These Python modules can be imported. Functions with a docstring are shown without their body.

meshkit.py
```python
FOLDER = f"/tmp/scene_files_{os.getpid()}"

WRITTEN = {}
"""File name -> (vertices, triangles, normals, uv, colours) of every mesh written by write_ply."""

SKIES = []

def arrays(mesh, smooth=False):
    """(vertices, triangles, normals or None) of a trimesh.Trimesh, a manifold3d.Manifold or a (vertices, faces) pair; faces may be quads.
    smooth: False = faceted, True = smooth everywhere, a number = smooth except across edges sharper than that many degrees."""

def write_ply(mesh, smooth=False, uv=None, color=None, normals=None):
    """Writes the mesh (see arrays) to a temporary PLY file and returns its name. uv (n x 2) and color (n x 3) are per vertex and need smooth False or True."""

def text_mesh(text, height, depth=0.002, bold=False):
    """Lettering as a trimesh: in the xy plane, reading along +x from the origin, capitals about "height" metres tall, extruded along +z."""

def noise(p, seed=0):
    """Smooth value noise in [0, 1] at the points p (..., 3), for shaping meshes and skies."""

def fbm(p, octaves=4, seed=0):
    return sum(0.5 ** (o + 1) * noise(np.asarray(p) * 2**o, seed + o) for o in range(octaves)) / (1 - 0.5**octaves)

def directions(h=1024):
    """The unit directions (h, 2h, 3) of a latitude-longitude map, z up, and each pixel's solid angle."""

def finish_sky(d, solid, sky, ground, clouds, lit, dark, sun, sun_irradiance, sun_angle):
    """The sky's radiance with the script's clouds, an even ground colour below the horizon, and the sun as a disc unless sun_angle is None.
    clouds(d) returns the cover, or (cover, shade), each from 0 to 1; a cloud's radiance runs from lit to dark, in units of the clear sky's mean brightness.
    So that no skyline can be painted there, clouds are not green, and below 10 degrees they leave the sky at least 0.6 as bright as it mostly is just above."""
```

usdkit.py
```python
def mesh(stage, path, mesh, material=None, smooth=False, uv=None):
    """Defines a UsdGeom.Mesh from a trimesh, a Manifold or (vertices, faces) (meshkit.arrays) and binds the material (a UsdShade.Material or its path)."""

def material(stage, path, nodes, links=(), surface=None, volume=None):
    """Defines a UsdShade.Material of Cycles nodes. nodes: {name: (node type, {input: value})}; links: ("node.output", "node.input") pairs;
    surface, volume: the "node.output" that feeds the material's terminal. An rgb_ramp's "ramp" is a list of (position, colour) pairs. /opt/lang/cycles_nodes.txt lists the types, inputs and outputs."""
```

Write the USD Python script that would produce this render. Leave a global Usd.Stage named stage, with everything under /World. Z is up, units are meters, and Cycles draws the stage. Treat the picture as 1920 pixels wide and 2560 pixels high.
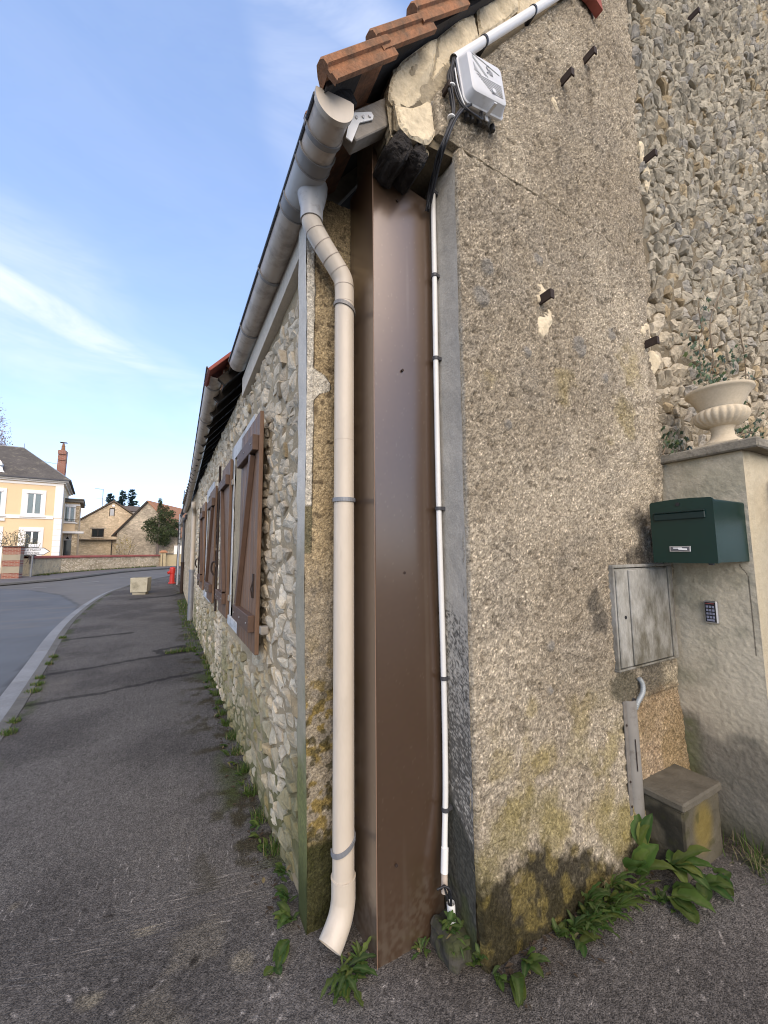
import math, random
import numpy as np
import trimesh, usdkit, meshkit
from meshkit import noise, fbm
from pxr import Usd, UsdGeom, UsdLux, UsdShade, Gf, Sdf, Vt
from scipy.spatial import Voronoi
from shapely.geometry import Polygon, box as sbox, Point
from shapely import affinity

stage = Usd.Stage.CreateInMemory()
UsdGeom.SetStageUpAxis(stage, UsdGeom.Tokens.z)
UsdGeom.SetStageMetersPerUnit(stage, 1.0)
world = UsdGeom.Xform.Define(stage, '/World')
stage.SetDefaultPrim(world.GetPrim())
UsdGeom.Scope.Define(stage, '/World/Looks')

# ------------------------------------------------------------------ camera
F_PX, YAW, PITCH, ROLL = 982.2, math.radians(28.806), math.radians(5.848), math.radians(-0.47)
CAM = np.array([0.0, 0.0, 1.6])
fwd = np.array([math.sin(YAW) * math.cos(PITCH), math.cos(YAW) * math.cos(PITCH), math.sin(PITCH)])
r0 = np.array([math.cos(YAW), -math.sin(YAW), 0.0]); u0 = np.cross(r0, fwd)
rgt = math.cos(ROLL) * r0 + math.sin(ROLL) * u0; upv = -math.sin(ROLL) * r0 + math.cos(ROLL) * u0
cam = UsdGeom.Camera.Define(stage, '/World/camera')
cam.CreateHorizontalApertureAttr(36.0); cam.CreateVerticalApertureAttr(48.0)
cam.CreateFocalLengthAttr(36.0 * F_PX / 1920); cam.CreateClippingRangeAttr(Gf.Vec2f(0.05, 3000))
cam.AddTransformOp().Set(Gf.Matrix4d(*rgt, 0, *upv, 0, *(-fwd), 0, *CAM, 1))
EXPOSURE = 1.46
cam.CreateExposureAttr(EXPOSURE)

# ------------------------------------------------------------------ sky and sun
SUN = np.array([-0.16, -0.80, 0.58]); SUN /= np.linalg.norm(SUN)
SUN_EL, SUN_ROT = math.asin(SUN[2]), math.atan2(SUN[0], SUN[1])

def ray(px, py):
    c = np.array([(px - 960) / F_PX, (1280 - py) / F_PX, 1.0])
    d = c[0] * rgt + c[1] * upv + c[2] * fwd
    return d / np.linalg.norm(d)

def sky_material():
    n = {'tc': ('texture_coordinate', {}),
         'sky': ('sky_texture', {'sky_type': 'single_scattering', 'sun_disc': False, 'sun_elevation': SUN_EL, 'sun_rotation': SUN_ROT,
                                 'altitude': 100.0, 'air_density': 1.0, 'aerosol_density': 0.6, 'ozone_density': 2.2}),
         'bg': ('background_shader', {'strength': 0.10}),
         'warp': ('noise_texture', {'scale': 5.0, 'detail': 4.0}),
         'nz': ('noise_texture', {'scale': 3.0, 'detail': 8.0, 'roughness': 0.62, 'distortion': 0.5}),
         'map': ('mapping', {'scale': (1.0, 1.0, 3.2), 'rotation': (0.0, 0.5, 0.2)})}
    L = [('tc.generated', 'map.vector'), ('map.vector', 'nz.vector'), ('tc.generated', 'warp.vector')]
    acc = None
    # streaks: centre, along, half length, half width, strength  (all as directions in the sky)
    S = [((110, 765), (330, 890), 0.25, 0.042, 0.85), ((30, 745), (250, 900), 0.30, 0.17, 0.35), ((840, 10), (930, 60), 0.16, 0.050, 0.45),
         ((745, 120), (760, 260), 0.26, 0.10, 0.20), ((440, 950), (520, 1010), 0.22, 0.05, 0.25), ((330, 1090), (560, 1120), 0.55, 0.16, 0.12)]
    for i, (p, q, la, lb, st) in enumerate(S):
        d0, d1 = ray(*p), ray(*q)
        a = d1 - d0 * (d0 @ d1); a /= np.linalg.norm(a); b = np.cross(d0, a)
        n[f's{i}'] = ('vector_math', {'math_type': 'subtract', 'vector2': tuple(d0)})
        n[f'a{i}'] = ('vector_math', {'math_type': 'dot_product', 'vector2': tuple(a / la)})
        n[f'b{i}'] = ('vector_math', {'math_type': 'dot_product', 'vector2': tuple(b / lb)})
        n[f'w{i}'] = ('math', {'math_type': 'multiply_add', 'value2': 0.9, 'value3': -0.45})
        n[f'bw{i}'] = ('math', {'math_type': 'add'})
        n[f'a2{i}'] = ('math', {'math_type': 'multiply'}); n[f'b2{i}'] = ('math', {'math_type': 'multiply'})
        n[f'd{i}'] = ('math', {'math_type': 'add'})
        n[f'm{i}'] = ('map_range', {'range_type': 'smoothstep', 'from_min': 1.0, 'from_max': 0.0, 'to_min': 0.0, 'to_max': st, 'clamp': True})
        L += [('tc.generated', f's{i}.vector1'), (f's{i}.vector', f'a{i}.vector1'), (f's{i}.vector', f'b{i}.vector1'), ('warp.fac', f'w{i}.value1'),
              (f'b{i}.value', f'bw{i}.value1'), (f'w{i}.value', f'bw{i}.value2'),
              (f'a{i}.value', f'a2{i}.value1'), (f'a{i}.value', f'a2{i}.value2'), (f'bw{i}.value', f'b2{i}.value1'), (f'bw{i}.value', f'b2{i}.value2'),
              (f'a2{i}.value', f'd{i}.value1'), (f'b2{i}.value', f'd{i}.value2'), (f'd{i}.value', f'm{i}.value')]
        if acc is None: acc = f'm{i}.result'
        else:
            n[f'x{i}'] = ('math', {'math_type': 'maximum'}); L += [(acc, f'x{i}.value1'), (f'm{i}.result', f'x{i}.value2')]; acc = f'x{i}.value'
    n['nr'] = ('map_range', {'from_min': 0.34, 'from_max': 0.62, 'to_min': 0.15, 'to_max': 1.0, 'clamp': True})
    n['cm'] = ('math', {'math_type': 'multiply'})
    n['veil'] = ('map_range', {'from_min': 0.40, 'from_max': 0.75, 'to_min': 0.0, 'to_max': 0.06, 'clamp': True})
    n['tot'] = ('math', {'math_type': 'add', 'use_clamp': True})
    n['gam'] = ('gamma', {'gamma': 0.60})
    n['tint'] = ('mix_color', {'blend_type': 'multiply', 'fac': 1.0, 'b': (1.60, 1.74, 2.14), 'use_clamp_result': False, 'use_clamp': False})
    n['mix'] = ('mix_color', {'b': (4.3, 4.45, 4.9), 'use_clamp_result': False})
    L += [('nz.fac', 'nr.value'), (acc, 'cm.value1'), ('nr.result', 'cm.value2'), ('nz.fac', 'veil.value'), ('cm.value', 'tot.value1'), ('veil.result', 'tot.value2'),
          ('sky.color', 'gam.color'), ('gam.color', 'tint.a'), ('tint.result', 'mix.a'), ('tot.value', 'mix.fac'), ('mix.result', 'bg.color')]
    return usdkit.material(stage, '/World/Looks/sky', n, L, surface='bg.background')

def key(prim, **kw):
    for k, v in kw.items():
        if v: prim.SetCustomDataByKey(k, v)

dome = UsdLux.DomeLight.Define(stage, '/World/sky')
UsdShade.MaterialBindingAPI.Apply(dome.GetPrim()).Bind(sky_material())
key(dome.GetPrim(), kind='structure')
sun = UsdLux.DistantLight.Define(stage, '/World/sun')
sun.CreateNormalizeAttr(True); sun.CreateIntensityAttr(0.40); sun.CreateAngleAttr(60.0); sun.CreateColorAttr(Gf.Vec3f(1.0, 0.84, 0.64))
z_ = SUN; x_ = np.cross([0, 0, 1], z_); x_ /= np.linalg.norm(x_); y_ = np.cross(z_, x_)
sun.AddTransformOp().Set(Gf.Matrix4d(*x_, 0, *y_, 0, *z_, 0, 0, 0, 50, 1))

# ------------------------------------------------------------------ scene helpers
rng = np.random.default_rng(7); random.seed(7)
used = set()
def numbered(parent, name):
    p = f'{parent}/{name}'; k = 0
    while p in used:
        k += 1; p = f'{parent}/{name}_{k:03d}'
    used.add(p); return p

def path_of(parent):
    return '/World' if parent is None else (parent if isinstance(parent, str) else str(parent.GetPath()))

def thing(name, label, cat, group=None, kind=None, parent=None):
    x = UsdGeom.Xform.Define(stage, numbered(path_of(parent), name)); key(x.GetPrim(), label=label, category=cat, group=group, kind=kind)
    return x.GetPrim()

def tm(v, f):
    f = np.asarray(f)
    if f.ndim == 2 and f.shape[1] == 4: f = np.vstack([f[:, [0, 1, 2]], f[:, [0, 2, 3]]])
    return trimesh.Trimesh(np.asarray(v, float), f, process=False)

def obj(name, mesh, material, parent=None, smooth=False, tint=None, **kw):
    if isinstance(mesh, list): mesh = cat(mesh)
    p = numbered(path_of(parent), name)
    m = usdkit.mesh(stage, p, mesh, material, smooth=True if tint is not None and smooth else (False if tint is not None else smooth))
    if tint is not None:
        tint = np.asarray(tint, np.float32) * np.array([0.88, 0.845, 0.785], np.float32)
        a = UsdGeom.PrimvarsAPI(m)
        if tint.ndim == 1: tint = np.tile(tint, (len(mesh.vertices), 1))
        a.CreatePrimvar('tint', Sdf.ValueTypeNames.Color3fArray, 'vertex').Set(Vt.Vec3fArray.FromNumpy(np.ascontiguousarray(tint)))
    key(m.GetPrim(), **kw)
    return m.GetPrim()

def cat(ms): return trimesh.util.concatenate(ms) if len(ms) > 1 else ms[0]

def bx(x0, x1, y0, y1, z0, z1, bev=0.0):
    if bev <= 0:
        m = trimesh.creation.box((x1 - x0, y1 - y0, z1 - z0)); m.apply_translation(((x0 + x1) / 2, (y0 + y1) / 2, (z0 + z1) / 2)); return m
    P = []
    for x, sx in ((x0, 1), (x1, -1)):
        for y, sy in ((y0, 1), (y1, -1)):
            for z, sz in ((z0, 1), (z1, -1)):
                P += [(x + sx * bev, y + sy * bev, z), (x + sx * bev, y, z + sz * bev), (x, y + sy * bev, z + sz * bev)]
    return trimesh.Trimesh(np.array(P)).convex_hull

def bar(a, b, w, h, up=(0, 0, 1), bev=0.0):
    a, b = np.array(a, float), np.array(b, float); d = b - a; l = np.linalg.norm(d); d /= l
    s = np.cross(d, up); s /= np.linalg.norm(s); t = np.cross(s, d)
    m = bx(0, l, -w / 2, w / 2, -h / 2, h / 2, bev)
    T = np.eye(4); T[:3, 0], T[:3, 1], T[:3, 2], T[:3, 3] = d, s, t, a
    m.apply_transform(T); return m

def frames(P):
    P = np.asarray(P, float); n = len(P); T = np.gradient(P, axis=0); T /= np.linalg.norm(T, axis=1)[:, None]
    up = np.array([0, 0, 1.0]) if abs(T[0][2]) < 0.9 else np.array([0, 1.0, 0])
    N = np.zeros_like(P); v = up - T[0] * (up @ T[0]); N[0] = v / np.linalg.norm(v)
    for i in range(1, n):
        v = N[i - 1] - T[i] * (N[i - 1] @ T[i]); N[i] = v / np.linalg.norm(v)
    return P, T, N, np.cross(T, N)

def tube(P, r, k=10, caps=True):
    P, T, N, B = frames(P); n = len(P); r = np.broadcast_to(np.asarray(r, float), n)
    a = np.arange(k) / k * 2 * math.pi
    V = (P[:, None] + r[:, None, None] * (np.cos(a)[None, :, None] * N[:, None] + np.sin(a)[None, :, None] * B[:, None])).reshape(-1, 3)
    F = []
    for i in range(n - 1):
        for j in range(k):
            F.append((i * k + j, i * k + (j + 1) % k, (i + 1) * k + (j + 1) % k, (i + 1) * k + j))
    F = np.array(F); F = np.vstack([F[:, [0, 1, 2]], F[:, [0, 2, 3]]])
    if caps:
        V = np.vstack([V, P[0], P[-1]]); c = len(V) - 2
        F = np.vstack([F, [(c, (j + 1) % k, j) for j in range(k)], [(c + 1, (n - 1) * k + j, (n - 1) * k + (j + 1) % k) for j in range(k)]])
    return tm(V, F)

def smooth_path(P, n=8):
    P = np.asarray(P, float); Q = np.vstack([2 * P[0] - P[1], P, 2 * P[-1] - P[-2]]); out = []
    for i in range(1, len(Q) - 2):
        for t in np.linspace(0, 1, n, endpoint=False):
            a, b, c, d = Q[i - 1], Q[i], Q[i + 1], Q[i + 2]
            out.append(0.5 * (2 * b + (c - a) * t + (2 * a - 5 * b + 4 * c - d) * t * t + (3 * b - a - 3 * c + d) * t ** 3))
    return np.array(out + [P[-1]])

def lathe(prof, k=24, c=(0, 0, 0)):
    prof = np.asarray(prof, float); n = len(prof); a = np.arange(k) / k * 2 * math.pi
    V = np.stack([prof[:, None, 0] * np.cos(a), prof[:, None, 0] * np.sin(a), np.broadcast_to(prof[:, None, 1], (n, k))], -1).reshape(-1, 3) + np.array(c)
    F = [(i * k + j, i * k + (j + 1) % k, (i + 1) * k + (j + 1) % k, (i + 1) * k + j) for i in range(n - 1) for j in range(k)]
    return tm(V, np.array(F))

def sweep_section(sec, y0, y1, ny=2, x_of=None, z_of=None):
    """closed section (x, z) swept along y, with drifting centre"""
    sec = np.asarray(sec, float); k = len(sec); ys = np.linspace(y0, y1, ny); V = []
    for y in ys:
        V += [(s[0] + (x_of(y) if x_of else 0), y, s[1] + (z_of(y) if z_of else 0)) for s in sec]
    F = [(i * k + j, (i + 1) * k + j, (i + 1) * k + (j + 1) % k, i * k + (j + 1) % k) for i in range(ny - 1) for j in range(k)]
    m = tm(V, np.array(F))
    try:
        pv, pf = trimesh.creation.triangulate_polygon(Polygon(sec), engine='earcut')
        cap = np.array([[p[0], 0, p[1]] for p in pv])
        for y in (y0, y1):
            m = cat([m, tm(cap + [x_of(y) if x_of else 0, y, z_of(y) if z_of else 0], pf)])
    except Exception: pass
    return m

def prism(poly, frame, depth):
    """poly in (s, t); frame = (origin, S, T); extruded by depth along S x T"""
    o, S, T = (np.array(q, float) for q in frame); m = trimesh.creation.extrude_polygon(poly, depth, engine='earcut')
    N = np.cross(S, T); A = np.eye(4); A[:3, 0], A[:3, 1], A[:3, 2], A[:3, 3] = S, T, N, o
    m.apply_transform(A); return m
FR_Y = lambda y: ((0, y, 0), (1, 0, 0), (0, 0, 1))        # (x, z) drawing, extrusion goes to -y
FR_X = lambda x: ((x, 0, 0), (0, 1, 0), (0, 0, 1))        # (y, z) drawing, extrusion goes to +x

def grid(U, V, fn):
    """U, V 1-D arrays; fn(uu, vv) -> (n, m, 3)"""
    uu, vv = np.meshgrid(U, V, indexing='ij'); P = fn(uu, vv); n, m = uu.shape
    i = np.arange(n * m).reshape(n, m)
    F = np.stack([i[:-1, :-1].ravel(), i[1:, :-1].ravel(), i[1:, 1:].ravel(), i[:-1, 1:].ravel()], 1)
    return tm(P.reshape(-1, 3), F), uu.ravel(), vv.ravel()

def zg(y):
    t = np.clip((np.asarray(y, float) - 12) / 24, 0, 1); return 0.5 * t * t * (3 - 2 * t)
def S01(x, a, b):
    t = np.clip((np.asarray(x, float) - a) / (b - a), 0, 1); return t * t * (3 - 2 * t)
def lerp(a, b, t):
    t = np.asarray(t)[..., None]; return np.asarray(a) * (1 - t) + np.asarray(b) * t
def p3(a, b, c=0.0): return np.stack(np.broadcast_arrays(a, b, c), -1)

# ------------------------------------------------------------------ materials
K = 0.85
KEEP = {'white_quoin', 'white_paint', 'apricot_render', 'sign_face', 'net_curtain', 'white_pvc', 'beige_pvc', 'grey_white_plastic', 'brown_painted_metal', 'taupe_pvc_gutter'}
def mat(name, col=(0.5, 0.5, 0.5), tint=False, rough=0.7, spec=0.3, metal=0.0, mott=None, bump=(), coat=0.0, rnd=0.0, col2=None, col2_at=(0.45, 0.65), col2_scale=4.0, transl=None, stretch=(1, 1, 1), island=False, cells=()):
    kk = 1.0 if name in KEEP else K
    col = tuple(kk * c for c in col); col2 = None if col2 is None else tuple(kk * c for c in col2)
    n = {'g': ('geometry', {}), 'p': ('principled_bsdf', {'roughness': rough, 'specular_ior_level': spec, 'metallic': metal, 'coat_weight': coat, 'coat_roughness': 0.20}),
         'mp': ('mapping', {'scale': stretch})}
    L = [('g.position', 'mp.vector')]
    if tint: n['c'] = ('attribute', {'attribute': 'tint'}); c = 'c.color'
    else: n['c'] = ('color', {'value': col}); c = 'c.color'
    if col2 is not None:
        n['n2'] = ('noise_texture', {'scale': col2_scale, 'detail': 6.0, 'roughness': 0.65})
        n['r2'] = ('map_range', {'from_min': col2_at[0], 'from_max': col2_at[1], 'clamp': True})
        n['m2'] = ('mix_color', {'b': col2})
        L += [('mp.vector', 'n2.vector'), ('n2.fac', 'r2.value'), ('r2.result', 'm2.fac'), (c, 'm2.a')]; c = 'm2.result'
    if mott:
        for i, (s, a) in enumerate(mott):
            n[f'mn{i}'] = ('noise_texture', {'scale': s, 'detail': 5.0, 'roughness': 0.65})
            n[f'mr{i}'] = ('map_range', {'from_min': 0.25, 'from_max': 0.75, 'to_min': 1 - a, 'to_max': 1 + a})
            n[f'mh{i}'] = ('hsv', {})
            L += [('mp.vector', f'mn{i}.vector'), (f'mn{i}.fac', f'mr{i}.value'), (f'mr{i}.result', f'mh{i}.value'), (c, f'mh{i}.color')]; c = f'mh{i}.color'
    for i, (s, lo_, hi_) in enumerate(cells):
        n[f'cv{i}'] = ('voronoi_texture', {'scale': s}); n[f'cs{i}'] = ('separate_color', {}); n[f'cr{i}'] = ('map_range', {'to_min': lo_, 'to_max': hi_}); n[f'ch{i}'] = ('hsv', {})
        L += [('mp.vector', f'cv{i}.vector'), (f'cv{i}.color', f'cs{i}.color'), (f'cs{i}.r', f'cr{i}.value'), (f'cr{i}.result', f'ch{i}.value'), (c, f'ch{i}.color')]; c = f'ch{i}.color'
    if rnd:
        n['oi'] = ('geometry', {}) if island else ('object_info', {})
        n['rr'] = ('map_range', {'to_min': 1 - rnd, 'to_max': 1 + rnd}); n['rh'] = ('hsv', {})
        L += [('oi.random_per_island' if island else 'oi.random', 'rr.value'), ('rr.result', 'rh.value'), (c, 'rh.color')]; c = 'rh.color'
    L.append((c, 'p.base_color'))
    prev = None
    for i, b in enumerate(bump):
        kind, s, d = b[:3]
        if kind == 'v':
            n[f'b{i}'] = ('voronoi_texture', {'scale': s}); out = f'b{i}.distance'
        else:
            n[f'b{i}'] = ('noise_texture', {'scale': s, 'detail': 6.0, 'roughness': 0.7}); out = f'b{i}.fac'
        n[f'bb{i}'] = ('bump', {'distance': d, 'strength': 1.0, 'invert': kind == 'v'})
        L += [('mp.vector', f'b{i}.vector'), (out, f'bb{i}.height')]
        if prev: L.append((prev, f'bb{i}.normal'))
        prev = f'bb{i}.normal'
    if prev: L.append((prev, 'p.normal'))
    surf = 'p.BSDF'
    if transl:
        n['t'] = ('translucent_bsdf', {'color': transl}); n['mx'] = ('mix_closure', {'fac': 0.3}); L += [('p.BSDF', 'mx.closure1'), ('t.BSDF', 'mx.closure2')]; surf = 'mx.closure'
    return usdkit.material(stage, '/World/Looks/' + name, n, L, surface=surf)

M = {}
M['render'] = mat('roughcast_render', tint=True, rough=0.95, spec=0.1, mott=[(90, 0.30)], cells=[(150, 0.72, 1.3), (75, 0.86, 1.14)], bump=[('n', 80, 0.005), ('v', 190, 0.004), ('n', 320, 0.004)])
M['plaster'] = mat('weathered_plaster', tint=True, rough=0.9, spec=0.15, mott=[(14, 0.10), (120, 0.10)], bump=[('n', 90, 0.003), ('n', 14, 0.006)])
M['stone'] = mat('rubble_stone', tint=True, rough=0.92, spec=0.12, mott=[(18, 0.18), (80, 0.16)], bump=[('n', 45, 0.012), ('n', 160, 0.005)])
M['mortar'] = mat('old_mortar', tint=True, rough=0.95, spec=0.1, mott=[(40, 0.2)], bump=[('n', 60, 0.012)])
M['asphalt'] = mat('worn_asphalt', tint=True, rough=0.92, spec=0.15, mott=[(5, 0.12), (150, 0.30)], cells=[(210, 0.5, 1.5), (70, 0.85, 1.18)], bump=[('v', 170, 0.004), ('n', 300, 0.003)])
M['road'] = mat('road_asphalt', tint=True, rough=0.75, spec=0.35, mott=[(2, 0.08), (120, 0.22)], bump=[('n', 150, 0.003)])
M['concrete'] = mat('grey_concrete', (0.30, 0.295, 0.27), rough=0.9, spec=0.2, mott=[(3, 0.2), (60, 0.2)], bump=[('n', 80, 0.004)])
M['pvc_beige'] = mat('beige_pvc', (0.46, 0.398, 0.318), rough=0.45, spec=0.35, mott=[(12, 0.08)], col2=(0.30, 0.255, 0.20), col2_at=(0.58, 0.95), col2_scale=9.0, stretch=(1, 1, 0.3), bump=[('n', 14, 0.002)])
M['pvc_taupe'] = mat('taupe_pvc_gutter', (0.40, 0.335, 0.27), rough=0.42, spec=0.4, mott=[(4, 0.10)], col2=(0.17, 0.14, 0.11), col2_at=(0.48, 0.76), col2_scale=9.0, bump=[('n', 10, 0.002)])
M['pvc_grey'] = mat('grey_pvc_collar', (0.22, 0.205, 0.19), rough=0.42, spec=0.4, mott=[(6, 0.12)])
M['pvc_dark'] = mat('dark_gutter_lip', (0.06, 0.06, 0.065), rough=0.5)
M['pvc_white'] = mat('white_pvc', (0.62, 0.61, 0.58), rough=0.4, mott=[(7, 0.06)], col2=(0.42, 0.38, 0.30), col2_at=(0.60, 0.82), col2_scale=10.0)
M['plastic_box'] = mat('grey_white_plastic', (0.50, 0.50, 0.50), rough=0.45, mott=[(8, 0.06)], col2=(0.30, 0.27, 0.21), col2_at=(0.60, 0.8), col2_scale=9.0)
M['black'] = mat('black_rubber', (0.018, 0.018, 0.02), rough=0.5)
M['iron'] = mat('rusty_iron', (0.035, 0.022, 0.016), rough=0.8, spec=0.3, mott=[(40, 0.3)], bump=[('n', 90, 0.002)])
M['zinc'] = mat('zinc_grey', (0.24, 0.245, 0.255), rough=0.5, metal=0.3, mott=[(6, 0.15)])
M['brown_metal'] = mat('brown_painted_metal', tint=True, rough=0.30, spec=1.0, metal=0.5, coat=0.8, mott=[(3, 0.06), (40, 0.05)])
M['tile'] = mat('clay_roof_tile', (0.32, 0.145, 0.068), rough=0.9, mott=[(10, 0.25), (70, 0.3)], col2=(0.16, 0.10, 0.06), col2_at=(0.38, 0.72), col2_scale=13.0, rnd=0.14, bump=[('n', 70, 0.004)])
M['old_wood'] = mat('weathered_grey_wood', (0.30, 0.265, 0.22), rough=0.85, mott=[(20, 0.25)], bump=[('n', 60, 0.006)], stretch=(0.35, 1, 1))
M['dark_wood'] = mat('dark_soffit_wood', (0.055, 0.045, 0.036), rough=0.9, mott=[(12, 0.3)], bump=[('n', 40, 0.006)])
M['rotten'] = mat('charred_beam', (0.040, 0.034, 0.030), rough=0.95, mott=[(25, 0.5)], bump=[('n', 30, 0.02)], stretch=(1, 1, 3))
M['shutter'] = mat('brown_shutter_wood', (0.145, 0.082, 0.046), rough=0.55, spec=0.35, mott=[(9, 0.25), (40, 0.2)], col2=(0.21, 0.115, 0.06), col2_at=(0.45, 0.7), col2_scale=6.0, rnd=0.2, bump=[('n', 50, 0.003)], stretch=(4, 4, 0.35))
M['shutter_dark'] = mat('brown_shutter_ledge', (0.105, 0.060, 0.038), rough=0.6, mott=[(12, 0.2)], bump=[('n', 60, 0.002)])
M['green'] = mat('dark_green_paint', (0.004, 0.022, 0.015), rough=0.38, spec=0.35, mott=[(6, 0.1)], bump=[('n', 900, 0.0006)])
M['white_paint'] = mat('white_paint', (0.72, 0.71, 0.68), rough=0.5, mott=[(3, 0.05)])
M['cream_stone'] = mat('cast_cream_stone', (0.56, 0.47, 0.335), rough=0.85, mott=[(6, 0.08), (90, 0.1)], bump=[('n', 220, 0.0012)])
M['cap_stone'] = mat('lichened_cap_stone', (0.23, 0.205, 0.16), rough=0.95, mott=[(12, 0.3), (70, 0.3)], bump=[('n', 60, 0.006)])
M['silver'] = mat('satin_metal', (0.55, 0.55, 0.56), rough=0.35, metal=0.85)
M['leaf'] = mat('weed_leaf', tint=True, rough=0.62, spec=0.25, mott=[(60, 0.2)], transl=(0.10, 0.20, 0.03), bump=[('n', 90, 0.002)])
M['ivy'] = mat('ivy_leaf', tint=True, rough=0.5, spec=0.35, mott=[(60, 0.25)])
M['twig'] = mat('dry_twig', (0.20, 0.15, 0.10), rough=0.9)
M['bark'] = mat('tree_bark', (0.14, 0.115, 0.10), rough=0.9, mott=[(2, 0.3)])
M['bark_pale'] = mat('pale_twigs', (0.34, 0.29, 0.30), rough=0.9, mott=[(1.5, 0.2)])
M['conifer'] = mat('conifer_needles', tint=True, rough=0.8, spec=0.15)
M['pale_wall'] = mat('apricot_render', (0.66, 0.49, 0.295), rough=0.9, mott=[(0.7, 0.05), (20, 0.03)])
M['white_wall'] = mat('white_quoin', (0.74, 0.71, 0.66), rough=0.9, mott=[(1.2, 0.05)])
M['slate'] = mat('old_slate_roof', (0.105, 0.092, 0.078), rough=0.9, mott=[(1.2, 0.25), (14, 0.35)], col2=(0.20, 0.175, 0.13), col2_at=(0.55, 0.70), col2_scale=3.0)
M['pane_dark'] = mat('dark_window', (0.012, 0.018, 0.02), rough=0.08, spec=0.6)
M['curtain'] = mat('net_curtain', (0.42, 0.42, 0.41), rough=0.9)
M['red'] = mat('hydrant_red', (0.52, 0.035, 0.025), rough=0.4, spec=0.4, mott=[(5, 0.12)])
M['sign_white'] = mat('sign_face', (0.70, 0.70, 0.70), rough=0.45)
M['soil'] = mat('planter_soil', (0.035, 0.028, 0.02), rough=1.0)
M['coping'] = mat('red_coping', (0.26, 0.075, 0.055), rough=0.85, mott=[(1.5, 0.25), (20, 0.2)])
M['ochre'] = mat('ochre_render', (0.44, 0.36, 0.22), rough=0.95, mott=[(1.3, 0.15), (20, 0.1)])
M['grass'] = mat('grass_blades', tint=True, rough=0.7, spec=0.2, transl=(0.06, 0.12, 0.02))
M['chips'] = mat('pale_chips', (0.34, 0.32, 0.29), rough=0.85, rnd=0.6, island=True)
M['wire'] = mat('steel_braid', (0.30, 0.32, 0.32), rough=0.5, metal=0.3)

def pane_material():
    n = {'f': ('fresnel', {'IOR': 1.5}), 't': ('transparent_bsdf', {'color': (0.86, 0.9, 0.9)}), 'gl': ('glossy_bsdf', {'color': (0.9, 0.9, 0.9), 'roughness': 0.03}), 'm': ('mix_closure', {})}
    return usdkit.material(stage, '/World/Looks/window_pane', n, [('f.fac', 'm.fac'), ('t.BSDF', 'm.closure1'), ('gl.BSDF', 'm.closure2')], surface='m.closure')
M['pane'] = pane_material()

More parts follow.
